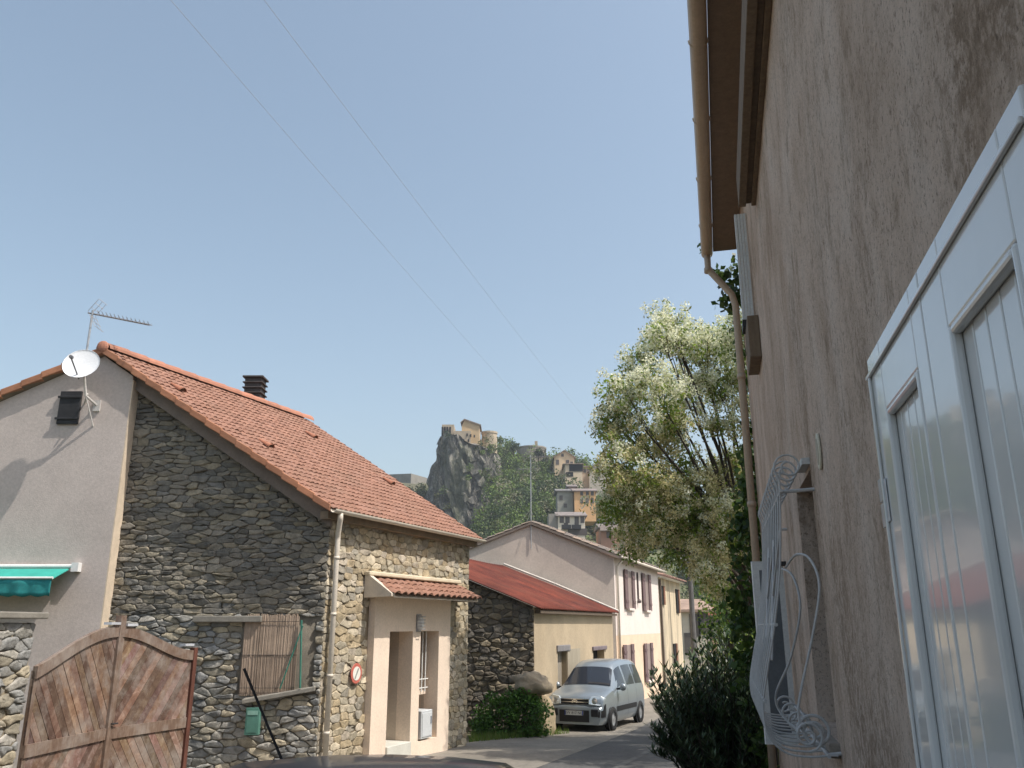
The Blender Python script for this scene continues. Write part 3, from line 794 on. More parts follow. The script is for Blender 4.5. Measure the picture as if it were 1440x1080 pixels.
m.obox(shp.P(.05, ez - .1, .0), ZS * (LSH - .1), ZN * .18, (0, 0, .08)); m.build('eaves_beam', mat('old beam', (.12, .09, .065), .9), shed)
# white mortar flashing where roof meets white house gable
m = MB()
fl = [eb + V3(0, -.04, .02), eb + UR * .55 + V3(0, -.04, .07), eb + UR * 1.0 + V3(0, -.04, .04)]
for a, b in zip(fl, fl[1:]):
    m.obox(a, b - a, (0, .12, 0), (0, 0, .075))
m.build('mortar_flashing', mat('white mortar', (.62, .58, .52), .9, .15, 3, bs=.4, bscale=20), shed, bevel=.03)

# ================================================================== WHITE HOUSE
HW = R(19.6); WS = V3(math.sin(HW), math.cos(HW), 0); WN = V3(math.cos(HW), -math.sin(HW), 0)
wp = Plane((3.79, 31.6, 0), WS, WN)
wh = thing('white_house', 'two-storey white house with mauve shutters and grey roof beyond the shed', 'house', V3(3.8, 31.6, gz(32)))
WL = 9.3; we = 2.45; wr = 3.62; wx0 = -2.45; wpk = .72
WHITE = mat('white render', (.72, .635, .58), .9, .05, 1.4, bs=.15, bscale=40, stain=.18, stain_c=(.60, .52, .45))
PEACH = mat('peach render', (.72, .55, .40), .9, .07, 1.4, bs=.15, bscale=40, stain=.2, stain_c=(.58, .45, .34))
PINKG = mat('grey beige gable render', (.53, .455, .39), .93, .08, 1.0, bs=.3, bscale=30, stain=.3, stain_c=(.30, .25, .22), stain_scale=.7)
m = MB(); m.prism([(wx0, 31.6, -3.5), (3.79, 31.6, -3.5), (3.79, 31.6, we), (wpk, 31.6, wr), (wx0, 31.6, we + .05)], (0, .3, 0)); m.build('gable_wall', PINKG, wh)
zband = wp.uv(880, 893)[1]
fw = MB(); wp.box(fw, .0, WL, -.3, .012, zband, we); fw.build('front_wall', WHITE, wh)
m = MB(); wp.box(m, .0, WL, -.3, .012, -3.5, zband - .002); m.build('plinth_wall', PEACH, wh)
m = MB(); m.obox(wp.P(WL, -3.5, -.3), (-6.2, 0, 0), (0, -.3, 0), (0, 0, we + 3.5)); m.build('back_wall', PINKG, wh)
SLATE = mat('grey brown roof', (.21, .17, .14), .9, .25, 2.5, bs=.4, bscale=20, stain=.4, stain_c=(.28, .22, .17))
DW = WS * (WL + .3)
r1 = V3(wpk, 31.5, wr + .12); e1 = wp.P(-.1, we + .0, .32); l1 = V3(wx0 - .4, 31.5, we - .1)
GP2 = [(.24, .19, .155), (.20, .165, .14), (.27, .205, .16), (.17, .145, .13)]
m = MB(); m.col = (.19, .155, .13); tiles(m, r1, e1, DW, 34, 11, amp=.06, pal=GP2, seed=51); tiles(m, r1, l1, DW, 34, 11, amp=.06, pal=GP2, seed=52)
for t_ in (e1, l1): m.prism([r1 - V3(0, 0, .02), t_ - V3(0, 0, .02), t_ + DW - V3(0, 0, .02), r1 + DW - V3(0, 0, .02)], (0, 0, -.09))
m.build('roof', TILE if False else mat('aged tile', (1, 1, 1), .9, .2, 3, attr=True, bs=.3), wh)
m = MB(); a, b = e1 + WN * .03 - V3(0, 0, .04), e1 + DW + WN * .03 - V3(0, 0, .04); m.tube([a, b], .06, 8); m.build('gutter', PVC, wh, smooth=True)
m = MB(); q = wp.P(.25, we - .1, .08); m.tube([a + WS * .4, q - V3(0, 0, .25), V3(q.x, q.y, -2.9)], .045, 8); m.build('downpipe', PVC, wh, smooth=True)
SHUT = mat('mauve shutter', (.15, .10, .10), .7, .15, 4)
CURT = mat('curtained pane', (.30, .235, .215), .4, .2, 4, stretch=(6, 6, .5))
def shutter_window(us, v0, v1, half=.42):
    s0, z1 = wp.uv(us, v0); _, z0 = wp.uv(us, v1)
    w = MB(); wp.box(w, s0 - half, s0 + half, .013, .03, z0, z1); w = w.build('window', CURT, wh)
    f_ = MB(); 
    for x in (-half - .05, half): wp.box(f_, s0 + x, s0 + x + .05, .013, .05, z0, z1)
    wp.box(f_, s0 - half - .08, s0 + half + .08, .013, .14, z0 - .09, z0 - .002); f_.build('window_sill', WHITE, w)
    for sg_ in (-1, 1):
        b_ = MB(); x_ = s0 + (half + .01 if sg_ > 0 else -half - .01 - .52)
        wp.box(b_, x_, x_ + .52, .055, .095, z0 - .03, z1 + .02)
        for zz in (z0 + .25, z1 - .25): wp.box(b_, x_ + .03, x_ + .49, .096, .115, zz - .05, zz + .05)
        b_.build('shutter', SHUT, w)
for us, a, b in ((882.5, 803, 855), (906.5, 808, 858), (881.5, 907, 958), (909.5, 905, 957)): shutter_window(us, a, b)
m = MB(); s0, z1 = wp.uv(894.5, 805); s1, z0 = wp.uv(894.5, 843); m.tube([wp.P(s0, z1, .05), wp.P(s0, z0, .05)], .04, 6); m.lathe([(0, 0), (.09, .02), (.1, .1), (0, .2)], wp.P(s0, z0 - .15, .08), (0, 0, 1), 10)
m.build('cable_box', mat('dark conduit', (.09, .07, .07), .7), wh)
# tv mast with stays at its gable
mp_ = V3(wpk, 31.55, wr); ma = thing('tv_mast', 'tall thin stayed television mast on the white house gable', 'antenna', mp_)
tp = W(748, 640, 31.55)
m = MB(); m.tube([mp_ - V3(0, 0, .9), V3(wpk, 31.55, tp.z)], .02, 6); m.build('mast', STEEL, ma)
m = MB()
z = tp.z
m.tube([V3(wpk - .1, 31.55, z - .1), V3(wpk + .75, 31.3, z - .1)], .012, 5)
for i in range(8): m.tube([V3(wpk - .05 + i * .1, 31.1, z - .1), V3(wpk - .05 + i * .1, 31.9, z - .1)], .006, 4)
m.tube([V3(wpk - .5, 31.55, z - .55), V3(wpk + .35, 31.5, z - .55)], .012, 5)
for i in range(5): m.tube([V3(wpk - .45 + i * .16, 31.55, z - .8), V3(wpk - .45 + i * .16, 31.55, z - .3)], .006, 4)
m.build('aerial', mat('aerial metal', (.28, .28, .28), .5, metal=.3), ma)
m = MB()
for e in (V3(wpk - 1.1, 31.55, wr - .75), V3(wpk + .4, 31.55, wr - .8), V3(wpk - .5, 31.56, wr - 1.0)): m.tube([V3(wpk, 31.55, wr + .6), e], .007, 4)
m.build('stays', mat('stay wire', (.35, .33, .31), .5), ma)
# ================================================================== CREAM HOUSE + FAR HOUSE
cs = wp.P(WL + .25, 0, -.15)
cpn = Plane((cs.x, cs.y, 0), WS, WN)
crh = thing('cream_house', 'tall stained cream house with peeling plaster past the white house', 'house', V3(cs.x, cs.y, gz(41)))
PEEL = mat('peeling cream plaster', (.60, .50, .35), .9, .14, 1.2, bs=.3, bscale=20, stain=.95, stain_c=(.20, .175, .14), stain_scale=1.5, stretch=(1.3, 1.3, .16))
cz1 = cpn.uv(940, 816)[1]; CL = cpn.uv(957, 850)[0]
m = MB(); cpn.box(m, 0, CL, -6, 0, -3.6, cz1); m.build('walls', PEEL, crh)
m = MB(); a = cpn.P(-.05, cz1 + .95, -3); tiles(m, a, cpn.P(-.05, cz1 + .05, .4), WS * (CL + .1), 30, 8, amp=.06, pal=[(.34, .20, .15), (.29, .19, .15), (.38, .24, .19)], seed=61)
m.prism([a, cpn.P(-.05, cz1, .38), cpn.P(-.05, cz1, -6.2)], WS * (CL + .1)); m.build('roof', mat('aged red tile', (1, 1, 1), .9, .2, 3, attr=True), crh)
for us, v0, v1 in ((930, 824, 850), (951, 829, 862), (948, 905, 935)):
    s0, z1 = cpn.uv(us, v0); _, z0 = cpn.uv(us, v1)
    m = MB(); cpn.box(m, s0 - .45, s0 + .45, .003, .06, z0, z1); w = m.build('window', DARK, crh)
    m = MB(); cpn.box(m, s0 + .1, s0 + .5, .061, .10, z0, z1); m.build('shutter', mat('rust shutter', (.21, .10, .06), .8), w)
m = MB(); s0 = cpn.uv(927, 850)[0]; m.tube([cpn.P(s0, cz1 - .1, .08), cpn.P(s0 + .1, -2.9, .08)], .06, 6); m.build('downpipe', mat('rusty pipe', (.13, .10, .08), .8), crh)
FARWIN = mat('dim far window', (.10, .085, .075), .5, .2, 1)
def far_house(name, label, u0, u1, vt, vb, Y, depth, wc, rc_, roof='hip', ru=10, wins=(), grp=None, ov=.5, gable_front=False, bh=3):
    A = W(u0, vb, Y); B = W(u1, vb, Y); T = W((u0 + u1) / 2, vt, Y)
    x0, x1, z0, z1 = A.x, B.x, min(A.z, B.z) - bh, T.z
    h = thing(name, label, 'house', V3((x0 + x1) / 2, Y, z0), grp)
    m = MB(); m.box(x0, x1, Y, Y + depth, z0, z1)
    wc = tuple(min(.8, c * 1.15) for c in wc)
    wm = mat(name + ' wall', wc, .9, .1, .35, stain=.25, stain_c=tuple(c * .7 for c in wc), stain_scale=.25, fine=.05)
    rm = mat(name + ' roof', rc_, .9, .25, .8, stretch=(1, 1, 1))
    rz = W((u0 + u1) / 2, vt - ru, Y).z
    if gable_front:
        m.prism([(x0, Y, z1), (x1, Y, z1), ((x0 + x1) / 2, Y, rz)], (0, depth, 0)); m.build('walls', wm, h)
        m = MB(); xm = (x0 + x1) / 2; t = .25
        for xe_, sgn in ((x0 - ov, -1), (x1 + ov, 1)):
            ze = z1 - (rz - z1) * ov / (xm - x0)
            m.prism([(xm, Y - ov, rz + .02), (xe_, Y - ov, ze + .02), (xe_, Y - ov, ze + t), (xm, Y - ov, rz + t)], (0, depth + 2 * ov, 0))
        m.build('roof', rm, h)
    else:
        m.build('walls', wm, h)
        m = MB(); ym = Y + depth / 2
        if roof == 'hip':
            k = min((x1 - x0) * .3, depth * .4)
            vs = [(x0 - ov, Y - ov, z1), (x1 + ov, Y - ov, z1), (x1 + ov, Y + depth + ov, z1), (x0 - ov, Y + depth + ov, z1), (x0 + k, ym, rz), (x1 - k, ym, rz)]
            vs2 = [(p[0], p[1], z1 - .2) for p in vs[:4]]
            m.add(vs + vs2, [(0, 1, 5, 4), (1, 2, 5), (2, 3, 4, 5), (3, 0, 4), (6, 7, 1, 0), (7, 8, 2, 1), (8, 9, 3, 2), (9, 6, 0, 3), (9, 8, 7, 6)])
        elif roof == 'side':
            m.prism([(x0 - ov, Y - ov, z1), (x0 - ov, ym, rz), (x0 - ov, Y + depth + ov, z1), (x0 - ov, Y + depth + ov, z1 - .2), (x0 - ov, Y - ov, z1 - .2)], (x1 - x0 + 2 * ov, 0, 0))
        else:
            m.prism([(x0 - .1, Y - .1, z1), (x0 - .1, Y - .1, z1 + .4), (x0 - .1, Y + depth, rz), (x0 - .1, Y + depth, z1)], (x1 - x0 + .2, 0, 0))
        m.build('roof', rm, h)
    for (u, v, w_, hgt) in wins:
        p = W(u, v, Y); m = MB(); m.box(p.x - w_ / 2, p.x + w_ / 2, Y - .08, Y - .005, p.z - hgt / 2, p.z + hgt / 2)
        m.build('window', FARWIN, h)
    return h, (x0, x1, z0, z1), wm
FH = [
 ('valley_house', 'small grey-beige house with a brown roof at the end of the street', 963, 1000, 857, 935, 68, 9, (.50, .44, .35), (.30, .21, .16), 'side', 17, [(977, 880, .8, 1.8), (989, 875, .8, 1.8), (970, 905, .8, 1.6)]),
]
for a in FH: far_house(*a[:11], ru=a[11], wins=a[12])
far_house('valley_house', 'red-roofed house low behind the oleander at the street end', 1000, 1012, 862, 935, 76, 8, (.34, .24, .18), (.33, .14, .10), 'side', 12, [(1004, 880, 1.2, 1.8)])

# ================================================================== HILL
def sil(u):
    pts = [(-900, 800), (-300, 770), (200, 735), (480, 700), (540, 674), (600, 676), (640, 664), (690, 640), (720, 640), (770, 650), (850, 672), (950, 690), (1100, 700), (1300, 705), (1700, 720), (2400, 760)]
    for (a, b), (c, d) in zip(pts, pts[1:]):
        if u <= c: return b + (d - b) * (u - a) / (c - a)
    return 760
YH = 290.0
xs_ = []
def hill_z(x, y):
    u = 720 + F * (x / YH) * 1.01
    H = W(u, sil(u), YH).z
    if y < YH: z = H - (YH - y) * .44
    else: z = H - (y - YH) * .08
    if y < 276: z -= 18 * math.exp(-((u - 648) / 38) ** 2) * min(1, (276 - y) / 12)
    z += 2.2 * noise.fractal(V3(x * .02, y * .02, 3), 1, 2, 4)
    fl_ = gz(y) - .5
    if y < 110: return fl_ - 1
    return max(z, fl_ - 1) if y > 110 else fl_ - 1
m = MB()
nxh, nyh = 90, 60
m.grid(lambda i, j: (lambda x, y: V3(x, y, hill_z(x, y)))(-330 + 760 * i, 105 + 330 * j), nxh, nyh)
HILLG = mat('hill scrub ground', (.075, .10, .04), .95, .35, .05, c2=(.14, .13, .075), bs=.6, bscale=.6, bd=.6)
tag(m.build('hill', HILLG, smooth=True), 'green scrubby hillside rising to the citadel', 'hill', kind='structure')
# far ridge on the left with the fort wall
# crag
ROCK = None
def rockmat():
    m, t, b, out = nt('grey crag rock')
    v = coords(t, (1, 1, .45))
    n1 = nz(t, v, .55, 8, .75, 1.0); n2 = nz(t, coords(t, (1, 1, .3)), .11, 5, .6, .5)
    o = ramp(t, n1, [(.38, (.035, .036, .032)), (.5, (.16, .15, .13)), (.62, (.38, .35, .30))])
    o = mix(t, ramp(t, n2, [(.52, g3(0)), (.64, g3(.6))]), o, (.085, .10, .045))
    t.links.new(o, b.inputs['Base Color']); b.inputs['Roughness'].default_value = .95
    bump(t, b, n1, .9, 1.2); return m
ROCK = rockmat()
YC = 262.0
ctop = W(650, 606, YC).z; cbot = W(650, 800, YC).z
xl = W(620, 620, YC).x; 
prof_l = [(1.0, 621), (.93, 617), (.8, 613), (.65, 606), (.5, 601), (.35, 598), (.2, 590), (0, 575)]
prof_r = [(1.0, 684), (.93, 693), (.8, 700), (.65, 700), (.5, 700), (.35, 704), (.2, 710), (0, 725)]
def pl(prof, h):
    for (h1, a), (h0, b) in zip(prof, prof[1:]):
        if h >= h0: return b + (a - b) * (h - h0) / (h1 - h0)
    return prof[-1][1]
def ctopv(u):
    pts = [(560, 660), (600, 640), (617, 614), (624, 608), (641, 610), (650, 621), (676, 627), (700, 640), (725, 655), (760, 670)]
    for (a, b), (c, d) in zip(pts, pts[1:]):
        if u <= c: return b + (d - b) * max(0, (u - a)) / (c - a)
    return 670
m = MB(); NA, NH = 220, 130
vs = []; fs = []
for j in range(NH + 1):
    h = j / NH; z = cbot + (ctop - cbot) * h; vv = 800 - (800 - 606) * h
    X0 = W(pl(prof_l, h), vv, YC).x; X1 = W(pl(prof_r, h), vv, YC).x
    cx_, rx = (X0 + X1) / 2, (X1 - X0) / 2
    for i in range(NA):
        an = 2 * math.pi * i / NA
        d = V3(math.cos(an), math.sin(an), 0)
        p = V3(d.x * rx, d.y * 12, z)
        q = V3(p.x + p.z * .35, p.y, p.z * .55 - p.x * .3)
        k = 1 + .10 * noise.fractal(q * .10, 1, 2.2, 5) + .16 * (noise.noise(V3(q.x * .16, q.y * .16, q.z * .07)))
        cell = noise.voronoi(V3(q.x * .17, q.y * .17, q.z * .085))[0]
        k += .22 * (cell[1] - cell[0] - .25)
        k += .10 * (noise.voronoi(V3(q.x * .45, q.y * .45, q.z * .22 + 9))[0][0] - .4) + .07 * noise.noise(V3(q.x * .5, q.y * .5, q.z * .3))
        X_ = cx_ + p.x * k; Y_ = YC + p.y * k; uu_ = 720 + F * X_ / (Y_ * .985)
        zc_ = W(650, ctopv(uu_), Y_).z + 1.0 * noise.noise(V3(X_ * .3, Y_ * .3, 0))
        vs.append(V3(X_, Y_, min(z + 1.2 * noise.noise(q * .2), zc_)))
for j in range(NH):
    for i in range(NA):
        i2 = (i + 1) % NA; fs.append((j * NA + i, j * NA + i2, (j + 1) * NA + i2, (j + 1) * NA + i))
fs.append(tuple(NH * NA + i for i in range(NA)))
m.add(vs, fs)
rr = random.Random(44)
for i in range(170):   # angular slabs standing out of the face, dipping to the right
    h = rr.uniform(.05, .93); vv = 800 - 194 * h; u = rr.uniform(pl(prof_l, h) + 6, min(pl(prof_r, h), 702) - 4)
    if vv < ctopv(u) + 12: continue
    f_ = abs((u - (pl(prof_l, h) + pl(prof_r, h)) / 2) / (pl(prof_r, h) - pl(prof_l, h)) * 2)
    c0 = W(u, vv, YC - 11.5 * math.sqrt(max(0, 1 - f_ * f_)))
    dn = V3(rr.uniform(.25, .6), rr.uniform(-.2, .2), -1).normalized(); sd = V3(1, rr.uniform(-.5, .5), dn.x).normalized(); bk = dn.cross(sd)
    L, wd, tk = rr.uniform(2.0, 7), rr.uniform(.8, 2.2), rr.uniform(1.6, 3.6)
    jv = lambda: V3(rr.uniform(-.3, .3), rr.uniform(-.3, .3), rr.uniform(-.3, .3)) * wd
    vb_ = [c0 + dn * a * L * .5 * (1 if k_ else .7) + sd * b * wd * .5 + bk * c * tk * .5 + jv() for k_, a in ((0, -1), (1, 1)) for b, c in ((-1, -1), (1, -1), (1, 1), (-1, 1))]
    m.add(vb_, [(0, 3, 2, 1), (4, 5, 6, 7), (0, 1, 5, 4), (1, 2, 6, 5), (2, 3, 7, 6), (3, 0, 4, 7)])
tag(m.build('crag', ROCK), 'steep dark grey rock crag carrying the citadel', 'rock', kind='structure')
# smaller outcrops on the slope
rr = random.Random(12)
for n_, (u, v, s) in enumerate([(688, 742, 2.2), (702, 750, 2.0), (716, 722, 1.8), (738, 735, 1.5)]):
    y = 235; 
    p = None
    for yy in range(285, 110, -2):
        q = W(u, v, yy)
        if hill_z(q.x, yy) >= q.z: p = q
    p = p or W(u, v, 230)
    m = MB(); m.ball(p, s * 1.1, s, s * 1.5, 26, 18, .55, 1.6, n_ * 7)
    tag(m.build('rock_outcrop', ROCK), ['grey outcrop at the foot of the crag', 'grey outcrop lowest behind the white house roof', 'small outcrop midway up the wooded slope', 'small outcrop left of the tall television mast'][n_], 'rock', kind='structure')

# citadel
TANW = (.46, .36, .24)
ct = thing('citadel', 'tan castle block with low roof on top of the crag', 'castle', W(660, 615, 258))
def cb(name, u0, u1, vt, vb, y0, dep, wc, top=None, bh=2):
    a, b, t = W(u0, vb, y0), W(u1, vb, y0), W((u0 + u1) / 2, vt, y0)
    m = MB(); m.box(a.x, b.x, y0, y0 + dep, a.z - bh, t.z); return m, (a.x, b.x, a.z, t.z)
cwm = mat('citadel stone', (.44, .36, .26), .95, .2, .4, stain=.5, stain_c=(.25, .22, .17), stain_scale=.3)
cwm2 = mat('citadel ochre render', (.56, .40, .23), .95, .12, .4, stain=.3, stain_c=(.38, .30, .2), stain_scale=.4)
m, q = cb('keep', 649, 674, 599, 622, 255, 9, None); 
m.prism([(q[0], 255, q[3]), (q[1], 255, q[3]), (q[1], 255, q[3] + .2), (q[0] + (q[1] - q[0]) * .15, 255, q[3] + 1.9)], (0, 9, 0)); keep = m.build('keep', cwm2, ct)
m = MB(); z3 = q[3]; m.prism([(q[0] - .4, 254.6, z3 + 1.2), (q[0] + .8, 254.6, z3 + 2.3), (q[1] + .5, 254.6, z3 + .4), (q[1] + .5, 254.6, z3), (q[0] + .8, 254.6, z3 + 1.9), (q[0] - .4, 254.6, z3 + .9)], (0, 9.8, 0)); m.build('roof', mat('citadel roof', (.25, .2, .16), .9), keep)
m, q = cb('bastion', 621, 638, 597, 616, 256, 8, None); m.build('bastion_wall', cwm, ct)
for u in (622, 625.5, 629, 633): p = W(u, 606, 255.9); m = MB(); m.box(p.x - .25, p.x + .25, 255.7, 255.99, p.z - 1.6, p.z + 1.3); m.build('wall_slot', DARK, ct)
m, q = cb('curtain', 638, 662, 606, 628, 254.4, 6, None); m.build('curtain_wall', cwm, ct)
for u, v in ((657, 611), (662, 612), (667, 613), (652, 619), (659, 619)): p = W(u, v, 254.35); m = MB(); m.box(p.x - .22, p.x + .22, 254.2, 254.39, p.z - .5, p.z + .3); m.build('wall_slot', DARK, ct)
tw = thing('watchtower', 'small stone tower just right of the castle block', 'tower', W(688, 620, 262))
p = W(688, 630, 262); pt = W(688, 611, 262)
m = MB(); m.lathe([(2.6, -2), (2.5, pt.z - p.z), (2.7, pt.z - p.z + .1), (2.7, pt.z - p.z + .7), (.01, pt.z - p.z + .75)], p, (0, 0, 1), 14); m.build('walls', cwm, tw)
a, b = W(673, 618, 261), W(684, 626, 261); m = MB(); m.box(a.x, b.x, 261, 262, b.z - 2, a.z); m.build('link_wall', cwm, tw)
bt_ = thing('round_bastion', 'wide round stone bastion tower on the ridge', 'tower', W(748, 645, 285))
p = W(748, 652, 285); pt = W(748, 626, 285); rB = (W(769, 640, 285).x - W(727, 640, 285).x) / 2
m = MB(); hB = pt.z - p.z; m.lathe([(rB * 1.04, -6), (rB, hB - .6), (rB * 1.03, hB - .5), (rB * 1.03, hB), (rB * .9, hB), (rB * .9, hB - .8), (.01, hB - .8)], p + V3(0, rB, 0), (0, 0, 1), 32)
m.build('walls', mat('bastion stone', (.30, .26, .21), .95, .2, .3, stain=.4, stain_c=(.2, .18, .15), stain_scale=.25), bt_)
m = MB(); q = W(754, 622, 288); m.box(q.x - .5, q.x + .5, 288, 289, q.z - 2.5, q.z + .5); m.build('turret', cwm, bt_)
fw = thing('fort_wall', 'long grey fort wall on the far ridge left of the crag', 'wall', W(572, 672, 330))
a, b, c_ = W(545, 670, 330), W(578, 668, 322), W(600, 674, 330)
m = MB(); m.prism([a + V3(0, 0, -4), b + V3(0, 0, -4), b + V3(0, 0, .6), a + V3(0, 0, .8)], (0, 4, 0)); m.prism([b + V3(0.02, 0, -4), c_ + V3(0, 0, -4), c_ + V3(0, 0, .6), b + V3(.02, 0, .6)], (0, 4, 0)); m.build('masonry', mat('fort stone', (.25, .23, .20), .95, .2, .3), fw)
# hill houses
G_ = 'houses on the citadel hill'
BR = (.24, .19, .16)
far_house('hill_house', 'tan gabled house right of the round bastion, highest of the hill houses', 780, 808, 643, 668, 262, 12, (.55, .42, .27), (.30, .22, .17), ru=9, gable_front=True, wins=[(784, 650, 1, 1.6), (798, 650, 1, 1.4), (791, 640, .8, 1)], grp=G_)
h, q, wm_ = far_house('hill_house', 'cream house with wide dark loggia openings below the tan gabled house', 795, 819, 652, 674, 252, 10, (.60, .48, .34), (.32, .24, .19), 'side', 4, [(804, 652, .9, 1.2)], grp=G_)
m = MB()
for u, v, w_, hg in ((810, 658, 4.2, 2.2), (801, 667, 2.2, 1.4)): p = W(u, v, 252); m.box(p.x - w_ / 2, p.x + w_ / 2, 251.9, 251.99, p.z - hg / 2, p.z + hg / 2)
m.build('loggia', DARK, h)
far_house('hill_house', 'narrow brown-roofed house between the loggia house and the grey gable', 819, 832, 656, 680, 256, 8, (.40, .32, .24), (.24, .18, .15), 'side', 4, [(822, 662, .8, 1.2), (828, 662, .8, 1.2)], grp=G_)
far_house('hill_house', 'grey stone house with a tall pointed gable beside the flowering tree', 829, 862, 662, 684, 254, 12, (.42, .37, .30), (.26, .20, .17), ru=14, gable_front=True, wins=[(841, 663, .9, 2.4), (841, 672, .9, 1.5), (851, 655, .9, 1.2)], grp=G_)
far_house('hill_house', 'bright orange house with two rows of small windows', 808, 838, 690, 716, 205, 9, (.62, .37, .18), (.22, .18, .165), 'side', 7, [(818, 694, .7, 1), (826, 694, .7, 1), (833, 694, .7, 1), (818, 704, .7, 1.2), (826, 704, .7, 1.2), (833, 704, .7, 1.2)], grp=G_)
far_house('hill_house', 'plain grey-green house left of the orange house', 784, 806, 690, 714, 207, 8, (.28, .27, .23), (.17, .16, .155), 'side', 6, [(789, 700, .8, 1.2), (795, 711, .8, 1)], grp=G_)
far_house('hill_house', 'dark brick house hidden between the grey-green and orange houses', 800, 810, 684, 712, 214, 8, (.24, .17, .14), (.19, .16, .15), 'side', 6, grp=G_)
h, q, wm_ = far_house('hill_house', 'cream-white house with balconies just above the street roofs', 785, 823, 725, 752, 175, 9, (.62, .55, .44), (.21, .18, .165), 'side', 9, [(790, 731, .9, 1.3), (798, 731, .9, 1.3), (811, 731, .9, 1.3), (819, 731, .8, 1.3), (796, 740, .9, 1.4), (811, 740, .9, 1.4), (812, 748, 4, 1.4)], grp=G_)
m = MB()
for u, v in ((796, 741), (810, 741)): p = W(u, v, 174.9); m.box(p.x - 1.0, p.x + 1.0, 173.9, 174.97, p.z - .5, p.z - .38); m.box(p.x - 1.0, p.x + 1.0, 173.9, 173.95, p.z - .38, p.z + .35)
m.build('balconies', BLACK, h)
m = MB(); p0_, p1_ = W(772, 752, 175), W(785, 720, 175); m.box(p0_.x, p1_.x - .01, 175.5, 183, p0_.z - 3, W(780, 722, 175).z); m.build('side_wing', mat('wing render', (.27, .25, .22), .9, .15, .4), h)
h, q, wm_ = far_house('hill_house', 'brick-red house with a veranda half behind the flowering tree', 845, 872, 741, 764, 170, 9, (.36, .20, .14), (.20, .17, .15), 'side', 8, [(851, 738, .8, 1.2), (861, 738, .8, 1.2), (856, 752, .9, 1.3)], grp=G_)
m = MB(); a, b = W(844, 746, 168.6), W(873, 745, 168.6); m.box(a.x, b.x, 168.6, 169.98, a.z, a.z + .2); m.box(a.x, b.x, 168.6, 168.66, a.z + .2, a.z + 1.1); m.build('veranda', mat('pale veranda', (.42, .34, .3), .8), h)
far_house('hill_house', 'pale house glimpsed through the branches of the flowering tree', 880, 905, 740, 760, 180, 9, (.55, .44, .34), (.28, .21, .17), 'side', 8, [(886, 746, .9, 1.3), (896, 746, .9, 1.3)], grp=G_)
far_house('hill_house', 'pink house with a red roof seen low beside the climbing ivy', 1012, 1045, 780, 800, 150, 9, (.58, .42, .36), (.32, .19, .15), 'side', 8, [(1020, 787, .9, 1.2), (1032, 787, .9, 1.2)], grp=G_)

# hillside wood
WOOD = leafmat('hill foliage', (1, 1, 1), .15, .7)
m = MB(); rr = random.Random(99)
GREENS = [((.075, .115, .032), (.10, .14, .04)), ((.045, .070, .030), (.06, .09, .035)), ((.11, .17, .035), (.14, .20, .045)), ((.11, .125, .05), (.14, .15, .07)), ((.20, .20, .12), (.25, .24, .16))]
cnt = 0
boxes = [(o.location.x, o.location.y) for o in col.objects if o.get('category') in ('house', 'castle', 'tower') and o.location.y > 120]
while cnt < 2300:
    u = rr.uniform(585, 870) if rr.random() < .72 else rr.uniform(500, 1180); y = rr.uniform(118, 294)
    x = (u - 720) / F * y * 1.0
    z = hill_z(x, y)
    if z < gz(y) - 1.2: continue
    # keep crag face, houses clear
    if abs(x - W(652, 700, YC).x) < 13 and 222 < y < 275: 
        if rr.random() < .93: continue
    if any(abs(x - bx) < 6.5 and -11 < by - y < 4 for bx, by in boxes):
        continue
    big = rr.random(); r_ = rr.uniform(1.2, 2.4) if big < .7 else rr.uniform(2.4, 3.6)
    pv_ = pix(V3(x, y, z + 3))
    if 596 < pv_[0] < 692 and pv_[1] < (694 if pv_[0] < 630 else 742) - (pv_[0] > 664) * (pv_[0] - 664) * 2.0: continue
    if 500 < pv_[0] < 606 and pv_[1] < 684: continue
    if 722 < pv_[0] < 775 and pv_[1] < 648: continue
    cols_ = rr.choices(GREENS, (4, 3, 4, 2, 1.4))[0]
    n_ = int(60 + 34 * r_)
    hgt = rr.uniform(.8, 1.3)
    for k in range(rr.choice((2, 3, 4))):
        leaves(m, (x + rr.uniform(-.6, .6) * r_, y + rr.uniform(-.6, .6) * r_, z + r_ * hgt * (.3 + .45 * k) ), n_ // 2, r_ * rr.uniform(.55, .85), .55 if y < 190 else .62, .75, cols_, cnt * 5 + k, .35)
    cnt += 1
tag(m.build('hillside_wood', WOOD), 'mass of shrubs and trees covering the citadel hillside', 'wood', kind='stuff')
# vegetation patches on the crag's right flank and ledges
m = MB()
for i in range(150):
    h = rr.uniform(.15, .98); vv = 800 - 194 * h
    uu = rr.choice((rr.uniform(672, 705), rr.uniform(680, 712), rr.uniform(610, 690)))
    p = W(uu, vv, YC - 12 - rr.uniform(-2, 3) + max(0, (uu - 665)) * .2)
    if uu < 668 and rr.random() < .6: continue
    leaves(m, p, 60, rr.uniform(.8, 1.7), .5, .75, rr.choice(GREENS[:4]), 9000 + i, .3)
tag(m.build('crag_scrub', WOOD), 'dark scrub clinging to the ledges of the crag', 'scrub', kind='stuff')
